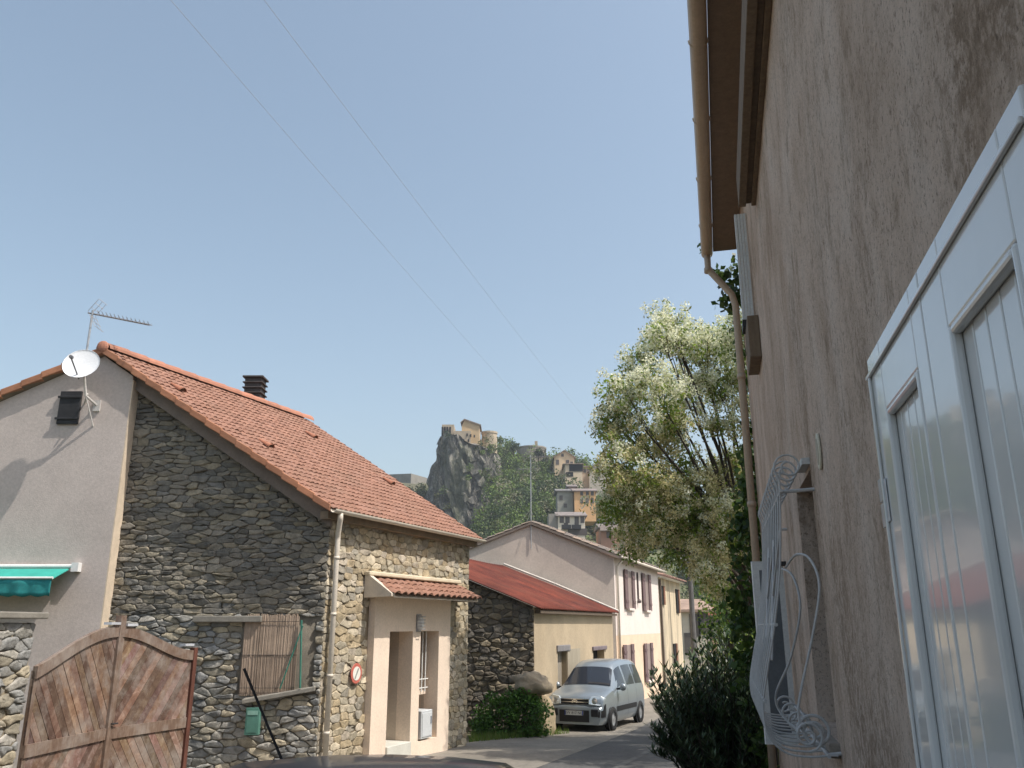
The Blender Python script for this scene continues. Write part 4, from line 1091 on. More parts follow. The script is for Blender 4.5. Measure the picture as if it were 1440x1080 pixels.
# single tree beside round bastion
def small_tree(name, label, base, h, r_, cols_, n=500, seed=1, leaf_=.5, cat='tree', grp=None):
    t = thing(name, label, cat, base, grp)
    m = MB(); m.tube([base - V3(0, 0, .5), base + V3(.1, 0, h * .5), base + V3(0, .1, h * .85)], [h * .035, h * .025, .02], 6); m.build('trunk', BARK, t)
    m = MB(); q = random.Random(seed)
    for i in range(9):
        d = V3(q.gauss(0, .45), q.gauss(0, .45), q.gauss(0, .4)) * r_
        leaves(m, base + V3(0, 0, h * .68) + d, n // 9, r_ * .55, leaf_, .7, cols_, seed * 31 + i, .3)
    m.build('crown', WOOD, t)
BARK = mat('bark', (.065, .052, .042), .95, .3, 3, stretch=(4, 4, .7), bs=.6, bscale=12)
small_tree('round_tree', 'dark round tree left of the round bastion tower', W(722, 641, 278), 5.2, 2.0, GREENS[1], 700, 3)
small_tree('conifer', 'dark bushy tree in front of the round bastion tower', W(757, 655, 268), 6.5, 2.3, [(.035, .05, .03), (.05, .06, .04)], 800, 4)

# ================================================================== RIGHT HOUSE
TH = R(13.67); T_ = V3(math.sin(TH), math.cos(TH), 0); n_ = V3(math.cos(TH), -math.sin(TH), 0)
rp = Plane(tuple(n_ * .6), T_, -n_)
rh = thing('roughcast_house', 'tall brown roughcast house rising close on the right', 'house', rp.P(5, gz(5), -3))
AC = 12.0; ZT = 5.34
def crepi():
    m, t, b, out = nt('brown roughcast render')
    big = nz(t, coords(t, (1.0, 1.0, .62)), 1.5, 7, .66, .4)
    med = nz(t, coords(t, (1, 1, .55)), 7, 8, .74, .3)
    fin = nz(t, coords(t, (1, 1, .85)), 42, 6, .75)
    pit = nz(t, coords(t, (1, 1, .8)), 90, 3, .6)
    o = ramp(t, big, [(.34, (.52, .395, .305)), (.5, (.65, .515, .42)), (.64, (.70, .58, .49))])
    o = mix(t, ramp(t, med, [(.34, g3(.6)), (.45, g3(0))]), o, (.28, .205, .145))
    o = mix(t, ramp(t, fin, [(.36, g3(.75)), (.46, g3(0))]), o, (.24, .175, .13))
    wea = mix(t, 1, ramp(t, nz(t, coords(t, (1, 1, .5)), .9, 6, .7, .5), [(.47, g3(0)), (.62, g3(1))]), ramp(t, nz(t, coords(t, (1, 1, .7)), 24, 6, .8), [(.44, g3(.85)), (.58, g3(.1))]), 'MULTIPLY')
    o = mix(t, wea, o, (.24, .17, .115))
    o = mix(t, ramp(t, fin, [(.58, g3(0)), (.75, g3(.35))]), o, (.62, .53, .46))
    o = mix(t, ramp(t, pit, [(.30, g3(.7)), (.40, g3(0))]), o, (.13, .09, .06))
    t.links.new(o, b.inputs['Base Color']); b.inputs['Roughness'].default_value = .95; b.inputs['Specular IOR Level'].default_value = .15
    ad = t.nodes.new('ShaderNodeMath'); ad.operation = 'MULTIPLY_ADD'; ad.inputs[1].default_value = .8
    t.links.new(fin, ad.inputs[0]); t.links.new(med, ad.inputs[2])
    bump(t, b, ad.outputs[0], .75, .03); return m
CREPI = crepi()
wz0, wz1 = -.64, .93; wa0, wa1 = 5.4, 6.42
m = MB()
for a, b, z0, z1 in ((-5, wa0, -2.6, ZT), (wa1, AC, -2.6, ZT), (wa0, wa1, -2.6, wz0), (wa0, wa1, wz1, ZT)):
    rp.box(m, a, b, -.45, 0, z0, z1)
m.build('street_wall', CREPI, rh)
m = MB(); rp.box(m, AC - .3, AC - .002, -7.5, -.451, -3, ZT); rp.box(m, -5, -4.7, -7.5, -.451, -3, ZT); rp.box(m, -5, AC, -7.8, -7.5, -3, ZT); m.build('back_walls', CREPI, rh)
m = MB(); SOF = mat('brown soffit boards', (.205, .15, .11), .85, .10, 3, stretch=(3, 3, 1))
rp.box(m, -5, AC - .3, -8.2, .36, ZT, ZT + .07); m.build('soffit', SOF, rh)
m = MB(); m.prism([rp.P(-5, ZT + .07, .36), rp.P(-5, ZT + .07, -8.2), rp.P(-5, ZT + 1.9, -3.9)], T_ * (AC + 4.7)); m.build('roof', TILE, rh)
gt = MB()
ga, gb = rp.P(-5, ZT + .02, .45), rp.P(AC - .25, ZT + .0, .45)
def gsec(p, r):
    out = []
    for rr_ in (r, r - .012):
        seq = range(11) if rr_ == r else range(10, -1, -1)
        for q in seq:
            an = math.pi + math.pi * q / 10; out.append(p - n_ * math.cos(an) * -rr_ + V3(0, 0, math.sin(an) * rr_))
    return out
a = gsec(ga, .085); b = gsec(gb, .085); k = len(a)
gt.add(a + b, [(i, (i + 1) % k, k + (i + 1) % k, k + i) for i in range(k)] + [tuple(range(k)), tuple(range(2 * k - 1, k - 1, -1))])
gob = gt.build('gutter', PVC_TAN, rh)
m = MB()
for aa in (1.5, 3.0, 4.5, 5.6, 6.9, 8.2, 9.5, 10.8):
    pts = []
    for q in range(11):
        an = math.pi + math.pi * q / 10; pts.append(rp.P(aa, ZT + .02 + math.sin(an) * .09, .45 + math.cos(an) * .09))
    m.tube(pts, .012, 5)
m.build('gutter_bracket', PVC_TAN, gob)
m = MB()
dpa = AC - .35
P = lambda a, z, o: rp.P(a, z, o)
m.tube([P(dpa, ZT - .05, .45), P(dpa, ZT - .3, .45), P(dpa + .02, ZT - .72, .14), P(dpa + .02, ZT - .9, .1), P(dpa, gz(11.3), .1)], .05, 12)
for z in (ZT - .28, 3.4, 1.6, -.2): 
    m.tube([P(dpa, z, .1 if z < 5 else .45), P(dpa, z - .07, .1 if z < 5 else .45)], .06, 12)
m.build('downpipe', PVC_TAN, rh, smooth=True)
# timber cornice box under the eaves
WBOX = mat('brown timber box', (.17, .125, .085), .85, .2, 3, stretch=(6, 6, .8))
m = MB(); rp.box(m, -5, 7.72, .001, .045, 3.97, 4.3); rp.box(m, -5, 7.72, .095, .165, 3.97, 4.3); rp.box(m, -5, 7.72, .045, .095, 4.0, 4.3); rp.box(m, -5, 4.55, .001, .2, 3.90, 3.968); m.build('timber_cornice', WBOX, rh, bevel=.006)
# first floor shutter seen edge-on, with its sill box
WSH = mat('white shutter paint', (.66, .68, .68), .5, .05, 3)
m = MB()
for i in range(4): rp.box(m, 9.22 + .0 * i, 9.27, .012 + i * .033, .012 + i * .033 + .029, 3.30, 4.66)
u_sh = m.build('upper_shutter', WSH, rh, bevel=.004)
m = MB(); rp.box(m, 9.1, 9.35, .002, .15, 3.20, 3.29); m.build('shutter_catch', BLACK, u_sh)
m = MB(); rp.box(m, 8.7, 9.4, .001, .12, 2.72, 3.19); m.build('sill_box', WBOX, rh, bevel=.01)
# ground floor window
m = MB(); rp.box(m, wa0, wa1, -.30, -.27, wz0, wz1); wnd = m.build('window', GLASS, rh)
m = MB()
for a, b, z0, z1 in ((wa0, wa0 + .07, wz0, wz1), (wa1 - .07, wa1, wz0, wz1), ((wa0 + wa1) / 2 - .05, (wa0 + wa1) / 2 + .05, wz0, wz1), (wa0 + .07, wa1 - .07, wz0, wz0 + .07), (wa0 + .07, wa1 - .07, wz1 - .07, wz1)): rp.box(m, a, b, -.269, -.22, z0, z1)
m.build('frame', mat('brown window frame', (.20, .14, .10), .6, .15, 3), wnd)
m = MB(); rp.box(m, wa0 - .08, wa1 + .08, -.22, .06, wz0 - .08, wz0 - .002); m.build('window_sill', mat('concrete sill', (.30, .26, .22), .9, .15, 4, bs=.4), rh, bevel=.01)
m = MB(); rp.box(m, wa0 - .02, wa0 + .3, .001, .05, wz1 + .03, wz1 + .07); m.build('shutter_rail', mat('white rail', (.6, .6, .58), .5), rh)
# open shutter leaf by the next window
def slab_leaf(a, o0, o1, z0, z1, lean):
    lf = bpy.data.objects.new('shutter', None); col.objects.link(lf); lf.parent = rh; ORIG[lf.name] = ORIG[rh.name]
    dv = (-n_ * math.cos(lean) - T_ * math.sin(lean)).normalized(); tv = dv.cross(V3(0, 0, 1)).normalized()
    o = rp.P(a, z0, o0); w = (o1 - o0)
    m = MB()
    m.obox(o, dv * .05, tv * .04, (0, 0, z1 - z0)); m.obox(o + dv * (w - .06), dv * .06, tv * .04, (0, 0, z1 - z0))
    m.obox(o + dv * .05, dv * (w - .11), tv * .04, (0, 0, .08)); m.obox(o + dv * .05 + V3(0, 0, z1 - z0 - .08), dv * (w - .11), tv * .04, (0, 0, .08))
    m.build('frame', WSH, lf)
    m = MB(); m.obox(o + dv * .05 + V3(0, 0, .08), dv * (w - .11), tv * .02, (0, 0, z1 - z0 - .16)); m.build('panel', mat('grey blue panel', (.13, .145, .16), .5), lf)
slab_leaf(8.15, .02, .30, -1.0, .56, R(12))
m = MB()
for z in (.52, -.85): rp.box(m, 8.0, 8.2, .001, .05, z, z + .03)
m.build('shutter_hinge', BLACK, rh)
# wall plaque
s_, z_ = rp.uv(1154, 635)
pq = thing('wall_plaque', 'small white oval plaque high on the brown roughcast wall', 'plaque', rp.P(s_, z_, 0))
m = MB()
pts = lambda k, o: [rp.P(s_ + .062 * k * math.cos(2 * math.pi * i / 24), z_ + .105 * k * math.sin(2 * math.pi * i / 24), o) for i in range(24)]
m.prism(pts(1, .003), -n_ * .014); m.build('plate', mat('plaque enamel', (.62, .58, .46), .4, .08, 8), pq, bevel=.004)
m = MB(); m.prism(pts(.72, .0175), -n_ * .002); m.build('plaque_face', mat('plaque face', (.40, .35, .27), .5, .15, 20), pq)

# bellied wrought iron grille
GRM = mat('grey white wrought iron', (.47, .47, .47), .55, .12, 8)
gr_ = thing('window_grille', 'bellied white wrought-iron window grille with scrolled ends', 'grille', rp.P(5.9, wz0, .1))
def catmull(pts, k=6):
    out = []
    P_ = [pts[0]] + list(pts) + [pts[-1]]
    for i in range(1, len(P_) - 2):
        for t in range(k):
            t /= k; a, b, c, d = P_[i - 1], P_[i], P_[i + 1], P_[i + 2]
            out.append(tuple(.5 * (2 * b[q] + (c[q] - a[q]) * t + (2 * a[q] - 5 * b[q] + 4 * c[q] - d[q]) * t * t + (3 * b[q] - a[q] - 3 * c[q] + d[q]) * t ** 3) for q in range(2)))
    out.append(pts[-1]); return out
def cat3(pts, k=6):
    a = catmull([(p[0], p[1]) for p in pts], k); b = catmull([(p[2], p[2]) for p in pts], k)
    return [V3(p[0], p[1], r[0]) for p, r in zip(a, b)]
spiral_t = [(.14 + .09 * (1 - .72 * k / 20) * math.cos(a_), .93 + .09 * (1 - .72 * k / 20) * math.sin(a_)) for k, a_ in [(20 - i, -math.pi * .2 + (20 - i) * math.pi * 2.9 / 20 ) for i in range(20)]]
bar = [(.20, .84), (.215, .6), (.245, .3), (.30, 0), (.36, -.25), (.40, -.45), (.385, -.6), (.30, -.69), (.18, -.71), (.06, -.70), (.02, -.70)]
curve = spiral_t + catmull(bar, 5)
NB = 12
for i in range(NB):
    a = 5.28 + i * (2.3 / (NB - 1))
    m = MB(); m.tube([rp.P(a, z, o) for o, z in curve], .0068, 6); m.build('bar', GRM, gr_)
    if i % 3 == 0:
        sp = [(.17 + .085 * (1 - .75 * k / 22) * math.cos(math.pi * .5 + k * math.pi * 3.2 / 22) , -.60 + .085 * (1 - .75 * k / 22) * math.sin(math.pi * 1.5 + k * math.pi * 3.2 / 22)) for k in range(23)]
        m = MB(); m.tube([rp.P(a, z, o) for o, z in sp], .008, 6); m.build('scroll', GRM, gr_)
for o, z in ((.205, .78), (.30, 0), (.395, -.42), (.08, -.70)): m = MB(); m.tube([rp.P(5.24, z, o - .008), rp.P(7.62, z, o - .008)], .011, 6); m.build('rail', GRM, gr_)
for a in (5.3, 7.55):
    for z, o in ((.78, .2), (-.7, .08)): m = MB(); m.tube([rp.P(a, z, o), rp.P(a, z + .01, 0)], .011, 6); m.build('fixing', GRM, gr_)
m = MB()
for a0_, a1_ in ((5.3, 5.95), (5.95, 6.6)):
    for (b0_, z0_, b1_, z1_) in ((a0_, .55, a1_, -.2), (a1_, .55, a0_, -.2)):
        m.tube([rp.P(b0_ + (b1_ - b0_) * t / 8, z0_ + (z1_ - z0_) * t / 8, .22 + .11 * t / 8 + .0) for t in range(9)], .007, 5)
ring = [(.1, .18), (.06, .3), (.16, .36)]
lp_ = [(5.15 + .10 * math.sin(t * .42), .36 - .9 * t / 15 if t < 12 else -.36, .12 + .08 * math.cos(t * .42)) for t in range(16)]
m.build('lattice', GRM, gr_)
m = MB()
big = [rp.P(5.3, -.58 + .095 * math.sin(t * 2 * math.pi / 20) * (1 - t / 52), .13 + .095 * math.cos(t * 2 * math.pi / 20) * (1 - t / 52)) for t in range(36)]
m.tube(big + [], .009, 6)
m.tube(cat3([rp.P(5.75, .36, .17), rp.P(5.55, .42, .12), rp.P(5.36, .38, .06), rp.P(5.27, .22, .03), rp.P(5.28, -.05, .09), rp.P(5.3, -.35, .18), rp.P(5.3, -.5, .21), rp.P(5.3, -.62, .17), rp.P(5.3, -.66, .08)]), .008, 6)
m.build('scroll', GRM, gr_); m = MB()
m.tube(cat3([rp.P(5.9, .36, .2), rp.P(5.7, .30, .14), rp.P(5.6, .1, .12), rp.P(5.66, -.2, .2), rp.P(5.85, -.45, .3), rp.P(5.8, -.6, .22), rp.P(5.6, -.62, .12), rp.P(5.55, -.52, .16), rp.P(5.65, -.48, .2)]), .008, 6)
m.build('scroll', GRM, gr_)

# near double-leaf white shutter flat on the wall
GLOSSW = None
def gloss():
    m, t, b, out = nt('glossy white shutter paint')
    n1 = nz(t, coords(t), 2, 4)
    t.links.new(ramp(t, n1, [(.3, (.62, .62, .61)), (.7, (.70, .70, .69))]), b.inputs['Base Color'])
    b.inputs['Roughness'].default_value = .13; b.inputs['Specular IOR Level'].default_value = .45
    b.inputs['Coat Weight'].default_value = .5; b.inputs['Coat Roughness'].default_value = .03
    bump(t, b, nz(t, coords(t, (1, 1, .4)), 6, 3), .08, .004); return m
GLOSSW = gloss()
shn = thing('white_shutter', 'glossy white two-leaf panelled shutter folded flat on the near wall', 'shutter', rp.P(2.1, -.72, .05))
def sh_leaf(a0, a1, hinge_far):
    lf = bpy.data.objects.new('leaf', None); col.objects.link(lf); lf.parent = shn; ORIG[lf.name] = ORIG[shn.name]
    z0, z1 = -.74, .86; o0, o1 = .025, .065
    stL, stR = (.10, .20)
    if a1 > 2.5: pa0, pa1 = a0 + .11, a1 - .21
    else: pa0, pa1 = a0 + .13, a1 - .195
    m = MB()
    rp.box(m, a0 + .002, pa0, o0, o1, z0, z1); rp.box(m, pa1, a1 - .002, o0, o1, z0, z1)
    rp.box(m, pa0, pa1, o0, o1, z1 - .225, z1); rp.box(m, pa0, pa1, o0, o1, z0, z0 + .2)
    m.build('frame', GLOSSW, lf, bevel=.006)
    m = MB(); nb = 5
    for i in range(nb):
        x0_, x1_ = pa0 + (pa1 - pa0) * i / nb, pa0 + (pa1 - pa0) * (i + 1) / nb
        rp.box(m, x0_ + .002, x1_ - .002, o0, o1 - .022, z0 + .2, z1 - .225)
    m.build('panel', GLOSSW, lf, bevel=.005)
    m = MB()
    for a_, b_, za, zb in ((pa0, pa0 + .022, z0 + .2, z1 - .225), (pa1 - .022, pa1, z0 + .2, z1 - .225)):
        rp.box(m, a_, b_, o1 - .022, o1 + .004, za, zb)
    rp.box(m, pa0 + .022, pa1 - .022, o1 - .022, o1 + .004, z1 - .247, z1 - .225)
    rp.box(m, pa0 + .022, pa1 - .022, o1 - .022, o1 + .004, z0 + .2, z0 + .222)
    m.build('beading', GLOSSW, lf, bevel=.008)
sh_leaf(2.12, 2.88, True); sh_leaf(1.34, 2.117, False)
m = MB()
rp.box(m, 1.34, 2.88, .066, .076, .86 - .075, .86 - .06); rp.box(m, 2.83, 2.845, .066, .076, -.74, .785)
m.build('edge_strip', GLOSSW, shn, bevel=.004)
m = MB(); rp.box(m, 2.86, 2.91, .028, .072, .30, .375); rp.box(m, 2.86, 2.91, .028, .072, .382, .455); rp.box(m, 2.80, 2.87, .0665, .070, .31, .445); m.build('hinge', mat('zinc hinge', (.5, .52, .55), .35, metal=.5), shn, bevel=.004)

# ================================================================== IVY on the corner
IVY = leafmat('ivy leaves', (1, 1, 1), .35, .45)
iv = thing('climbing_ivy', 'green ivy climbing the downpipe at the house corner', 'climbing plant', rp.P(AC, gz(11.5), .1))
m = MB(); IG = [(.055, .105, .028), (.04, .08, .022), (.08, .13, .035), (.028, .058, .018)]
q = random.Random(77)
for i in range(84):
    z = q.uniform(-2.2, 2.4); a = AC + q.uniform(.05, .9); o = q.uniform(-.2, .22) + max(0, .25 - abs(z) * .1)
    leaves(m, rp.P(a, z, o - .05), 34, q.uniform(.14, .3), .11, .8, IG, 500 + i, .2, .6)
for i in range(26):
    z = q.uniform(2.4, 5.3); leaves(m, rp.P(AC + q.uniform(-.2, .25), z, q.uniform(-.02, .14)), 8, .12, .11, .8, IG, 800 + i, 0, .6)
for i in range(9): leaves(m, rp.P(AC - .1 + q.uniform(-.15, .25), 5.0 + q.uniform(-.45, .25), q.uniform(.02, .3)), 16, .14, .12, .8, IG, 900 + i, 0, .6)
leaves(m, rp.P(AC - .2, ZT + .12, .55), 9, .1, .1, .8, IG, 990)
m.build('foliage', IVY, iv)
m = MB(); m.tube([rp.P(AC + .08, -2.3, .02), rp.P(AC + .12, 0, .06), rp.P(AC + .04, 2.5, .04), rp.P(AC + .1, 5.1, .06)], [.03, .025, .016, .008], 6); m.build('stem', BARK, iv)

# ================================================================== FLOWERING TREE
FLT = leafmat('ash leaves', (1, 1, 1), .45, .5, (1.15, 1.2, .7))
FLW = leafmat('cream blossom', (1, 1, 1), .4, .8, (1.03, 1.03, .95))
YT = 19.0
tb = V3(6.25, 19.8, gz(19.8))
ft = thing('flowering_tree', 'tall ash tree covered in cream blossom beside the brown house', 'tree', tb)
lobes = [(937, 447, 13, .9), (948, 480, 26, .8), (930, 475, 14, .8), (902, 512, 26, .6), (985, 492, 34, .7), (1018, 480, 30, .7), (872, 560, 28, .45), (925, 555, 44, .65), (858, 592, 20, .3),
         (970, 545, 36, .7), (1015, 540, 34, .5), (880, 610, 30, .3), (925, 625, 34, .35), (866, 655, 34, .2), (912, 680, 40, .3), (868, 712, 30, .15), (925, 735, 38, .3), (985, 705, 42, .55), (1018, 665, 36, .6),
         (890, 760, 26, .12), (955, 775, 34, .25), (1005, 760, 36, .4), (1050, 520, 46, .6), (1075, 600, 50, .5), (1065, 690, 50, .5), (1085, 760, 46, .3), (1045, 470, 30, .7), (1000, 800, 24, .3), (1025, 735, 30, .45), (985, 740, 28, .5), (1022, 825, 22, .2), (945, 705, 26, .5), (965, 660, 26, .35), (1005, 600, 12, .2), (955, 600, 16, .3)]
LG = [(.16, .235, .045), (.20, .28, .055), (.115, .175, .035), (.25, .30, .08)]
LG2 = [(.17, .19, .075), (.22, .22, .10), (.28, .26, .13)]
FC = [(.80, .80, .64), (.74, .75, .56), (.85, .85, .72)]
FC_SHADE = [(.66, .60, .36), (.56, .51, .28), (.74, .69, .44)]  # blossom in shade: darker, yellower tones coloured into the lower crown
ml = MB(); mf = MB(); mt = MB(); q = random.Random(5)
top_t = tb + V3(-.5, -.1, 3.2)
mt.tube([tb - V3(0, 0, .3), tb + V3(.05, .05, 1.4), top_t], [.20, .16, .13], 9)
unseen_lobes = [(V3(6.4, 16.6, 3.2), 1.3), (V3(6.7, 17.0, 5.4), 1.4), (V3(6.5, 16.0, 7.0), 1.2), (V3(7.1, 18.0, 7.8), 1.3), (V3(6.6, 15.2, 5.0), 1.2), (V3(6.9, 15.4, 7.6), 1.0)]  # unseen crown lobes added behind the house, standing in for another tree's shade
for i, lb in enumerate(lobes + unseen_lobes):
    if len(lb) == 4:
        u, v, pr, fl_ = lb
        y = YT + q.uniform(-1.3, 1.3) + (.4 if u > 960 else 0); c = W(u, v, y); r_ = pr / 63.0
    else: c, r_ = lb; u, v, fl_ = 1100, 500, .5
    # limb
    mid = top_t.lerp(c, .45) + V3(q.uniform(-.25, .25), q.uniform(-.2, .2), .35)
    mt.tube([top_t - V3(0, 0, q.uniform(0, 1.0)), mid, mid.lerp(c, .6) + V3(q.uniform(-.1, .1), 0, 0), c], [.05, .034, .02, .008], 6)
    for k in range(5):
        d = V3(q.gauss(0, 1), q.gauss(0, 1), q.gauss(.2, .8)).normalized() * r_ * .9
        mt.tube([mid.lerp(c, q.uniform(.4, 1)), c + d * .6, c + d], [.014, .009, .004], 4)
    nclump = int(14 + 90 * r_ * r_ + 40 * r_)
    for k in range(nclump):
        d = V3(q.gauss(0, 1), q.gauss(0, 1), q.gauss(0, 1)).normalized()
        cc = c + d * r_ * (q.random() ** .4)
        up = (d.z + .4)
        pn = noise.noise(cc * 1.5 + V3(3, 7, 1)) * 1.5
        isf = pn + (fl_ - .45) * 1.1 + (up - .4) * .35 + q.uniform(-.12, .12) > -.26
        cc = cc + V3(q.gauss(0, .13), q.gauss(0, .13), q.gauss(0, .12))
        leaves(ml, cc, 21 if not isf else 10, .24, .105, .42, LG if q.random() < .65 else LG2, 2000 + i * 100 + k, .1, .7)
        if isf:
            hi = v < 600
            leaves(mf, cc + d * .06 + V3(0, 0, .05), 62, .15, .056, .75, FC if (hi or q.random() < .35) else FC_SHADE, 7000 + i * 100 + k, .0, 0, 1.2)
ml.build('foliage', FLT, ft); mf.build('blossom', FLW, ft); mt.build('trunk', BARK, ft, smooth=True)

# a darker leafy tree behind / below it, on the garden edge
gtree = thing('garden_tree', 'dark leafy garden tree low behind the flowering tree', 'tree', V3(5.6, 23, gz(23)))
m = MB()
for i in range(100):
    c = V3(6.35 + q.gauss(0, .6), 23 + q.gauss(0, 1.0), -.6 + q.gauss(0, 1.15))
    leaves(m, c, 90, .5, .11, .6, LG if q.random() < .5 else IG, 12000 + i, .2, .5)
m.build('crown', FLT, gtree)
m = MB(); m.tube([V3(5.7, 23, gz(23) - .2), V3(5.8, 23, 0), V3(5.7, 23.1, 1.0)], [.12, .08, .02], 7); m.build('trunk', BARK, gtree)

# oleander bush right of the road
OL = leafmat('oleander leaves', (1, 1, 1), .15, .4)
ob = V3(3.15, 12.9, gz(12.9))
ole = thing('oleander_bush', 'large dark oleander bush beside the road', 'bush', ob)
m = MB(); ms_ = MB(); OC = [(.045, .075, .034), (.06, .095, .042), (.032, .055, .026), (.09, .125, .065)]
for i in range(460):
    an = q.uniform(0, 2 * math.pi); ra_ = q.random() ** .5 * 1.15
    b0 = ob + V3(math.cos(an) * ra_ * .45, math.sin(an) * ra_ * .5, 0)
    hgt = q.uniform(.6, 2.2) * (1.05 - .35 * ra_ / 1.15)
    tp_ = ob + V3(math.cos(an) * ra_ * 1.0, math.sin(an) * ra_ * 1.1, hgt)
    mid = b0.lerp(tp_, .55) + V3(0, 0, .12)
    ms_.tube([b0, mid, tp_], [.012, .009, .004], 4)
    for k in range(9):
        t = .25 + .75 * k / 8; p = (b0.lerp(mid, t * 2) if t < .5 else mid.lerp(tp_, t * 2 - 1))
        for w_ in range(5):
            az_ = q.uniform(0, 2 * math.pi); d = (V3(math.cos(az_), math.sin(az_), q.uniform(.2, 1.1)) + (tp_ - b0).normalized() * .4).normalized()
            L = q.uniform(.10, .19); s3 = d.cross(V3(0, 0, 1)).normalized() * .015
            c = q.choice(OC); kk = q.uniform(.7, 1.3)
            m.add([p, p + d * L * .5 + s3, p + d * L, p + d * L * .5 - s3], [(0, 1, 2, 3)], (c[0] * kk, c[1] * kk, c[2] * kk))
m.build('foliage', OL, ole); ms_.build('stems', BARK, ole)

# bush, grass, boulder by the shed
BU = leafmat('bush leaves', (1, 1, 1), .3, .5)
bb = V3(.1, 22.4, gz(22.4))
bu = thing('green_bush', 'bright green bush at the foot of the shed side wall', 'bush', bb)
m = MB()
BG = [(.06, .14, .025), (.085, .18, .035), (.04, .09, .02)]
for i in range(90):
    x = q.uniform(-1.1, .85); hh = 1.15 - .45 * abs(x + .1)
    leaves(m, bb + V3(x * .95, q.uniform(-.5, .6), q.uniform(0, max(.2, hh))), 60, .24, .09, .6, BG, 15000 + i, .1)
m.build('foliage', BU, bu)
m = MB()
for i in range(14): 
    x = q.uniform(-.8, .9); m.tube([bb + V3(x * .4, 0, -.05), bb + V3(x, q.uniform(-.3, .3), .8)], [.012, .004], 4)
m.build('stems', BARK, bu)
m = MB()
for i in range(5200):
    x = q.uniform(-1.0, 1.9); y = q.uniform(20.3, 23.2)
    if x > 1.55 - (23.2 - y) * .95: continue
    if y < 21 and x > -.1: continue
    p = V3(x, y, gz(y) - .0); hg = q.uniform(.08, .22); d = V3(q.gauss(0, .05), q.gauss(0, .05), hg); s3 = V3(q.uniform(-1, 1), q.uniform(-1, 1), 0).normalized() * .009
    c = q.choice([(.09, .17, .03), (.13, .21, .045), (.15, .17, .06)])
    m.add([p - s3, p + s3, p + d], [(0, 1, 2)], c)
tag(m.build('grass', BU), 'short bright grass on the verge below the bush', 'grass', kind='stuff')
bo = MB(); bo.ball(W(748, 962, 22.6) , .48, .45, .30, 28, 18, .35, 1.3, 3)
tag(bo.build('boulder', mat('tan boulder', (.34, .28, .20), .9, .2, 3, bs=.6, bscale=14, stain=.4, stain_c=(.22, .18, .13), bd=.03), smooth=True), 'rounded tan boulder at the corner of the shed', 'boulder')
bo = MB(); bo.ball(V3(.72, 22.95, gz(22.9) + .3), .36, .34, .62, 24, 16, .4, 1.3, 8)
tag(bo.build('boulder', mat('tan rubble', (.36, .29, .19), .9, .2, 3, bs=.6, bscale=14, bd=.03), smooth=True), 'rough pale stone lump below the round boulder, left of the van', 'boulder')

# utility pole, cables
up_ = thing('utility_pole', 'grey wooden utility pole by the far houses', 'pole', W(976, 905, 44))
pb = W(976, 905, 44)
m = MB(); m.tube([V3(pb.x, pb.y, gz(44)), V3(pb.x, pb.y, 3.6)], [.16, .12], 10); m.build('post', mat('grey pole wood', (.13, .125, .12), .9, .2, 3), up_)
m = MB(); m.tube([V3(pb.x - .5, pb.y, 3.3), V3(pb.x + .5, pb.y, 3.3)], .04, 6); m.build('crossarm', STEEL, up_)
def cable(u0, v0, y0, u1, v1, y1, sag, label):
    a, b = W(u0, v0, y0), W(u1, v1, y1); a2 = a + (a - b) * .25
    m = MB(); pts = []
    for i in range(41):
        t = i / 40; p = a2.lerp(b, t); p.z -= sag * 4 * t * (1 - t); pts.append(p)
    m.tube(pts, .0045, 5, False)
    tag(m.build('overhead_cable', mat('cable grey', (.30, .31, .33), .6)), label, 'cable', 'overhead cables across the sky')
cable(250, 0, 13, 772, 606, 70, .25, 'left one of two thin cables crossing the sky')
cable(380, 0, 13, 824, 590, 70, .25, 'right one of two thin cables crossing the sky')

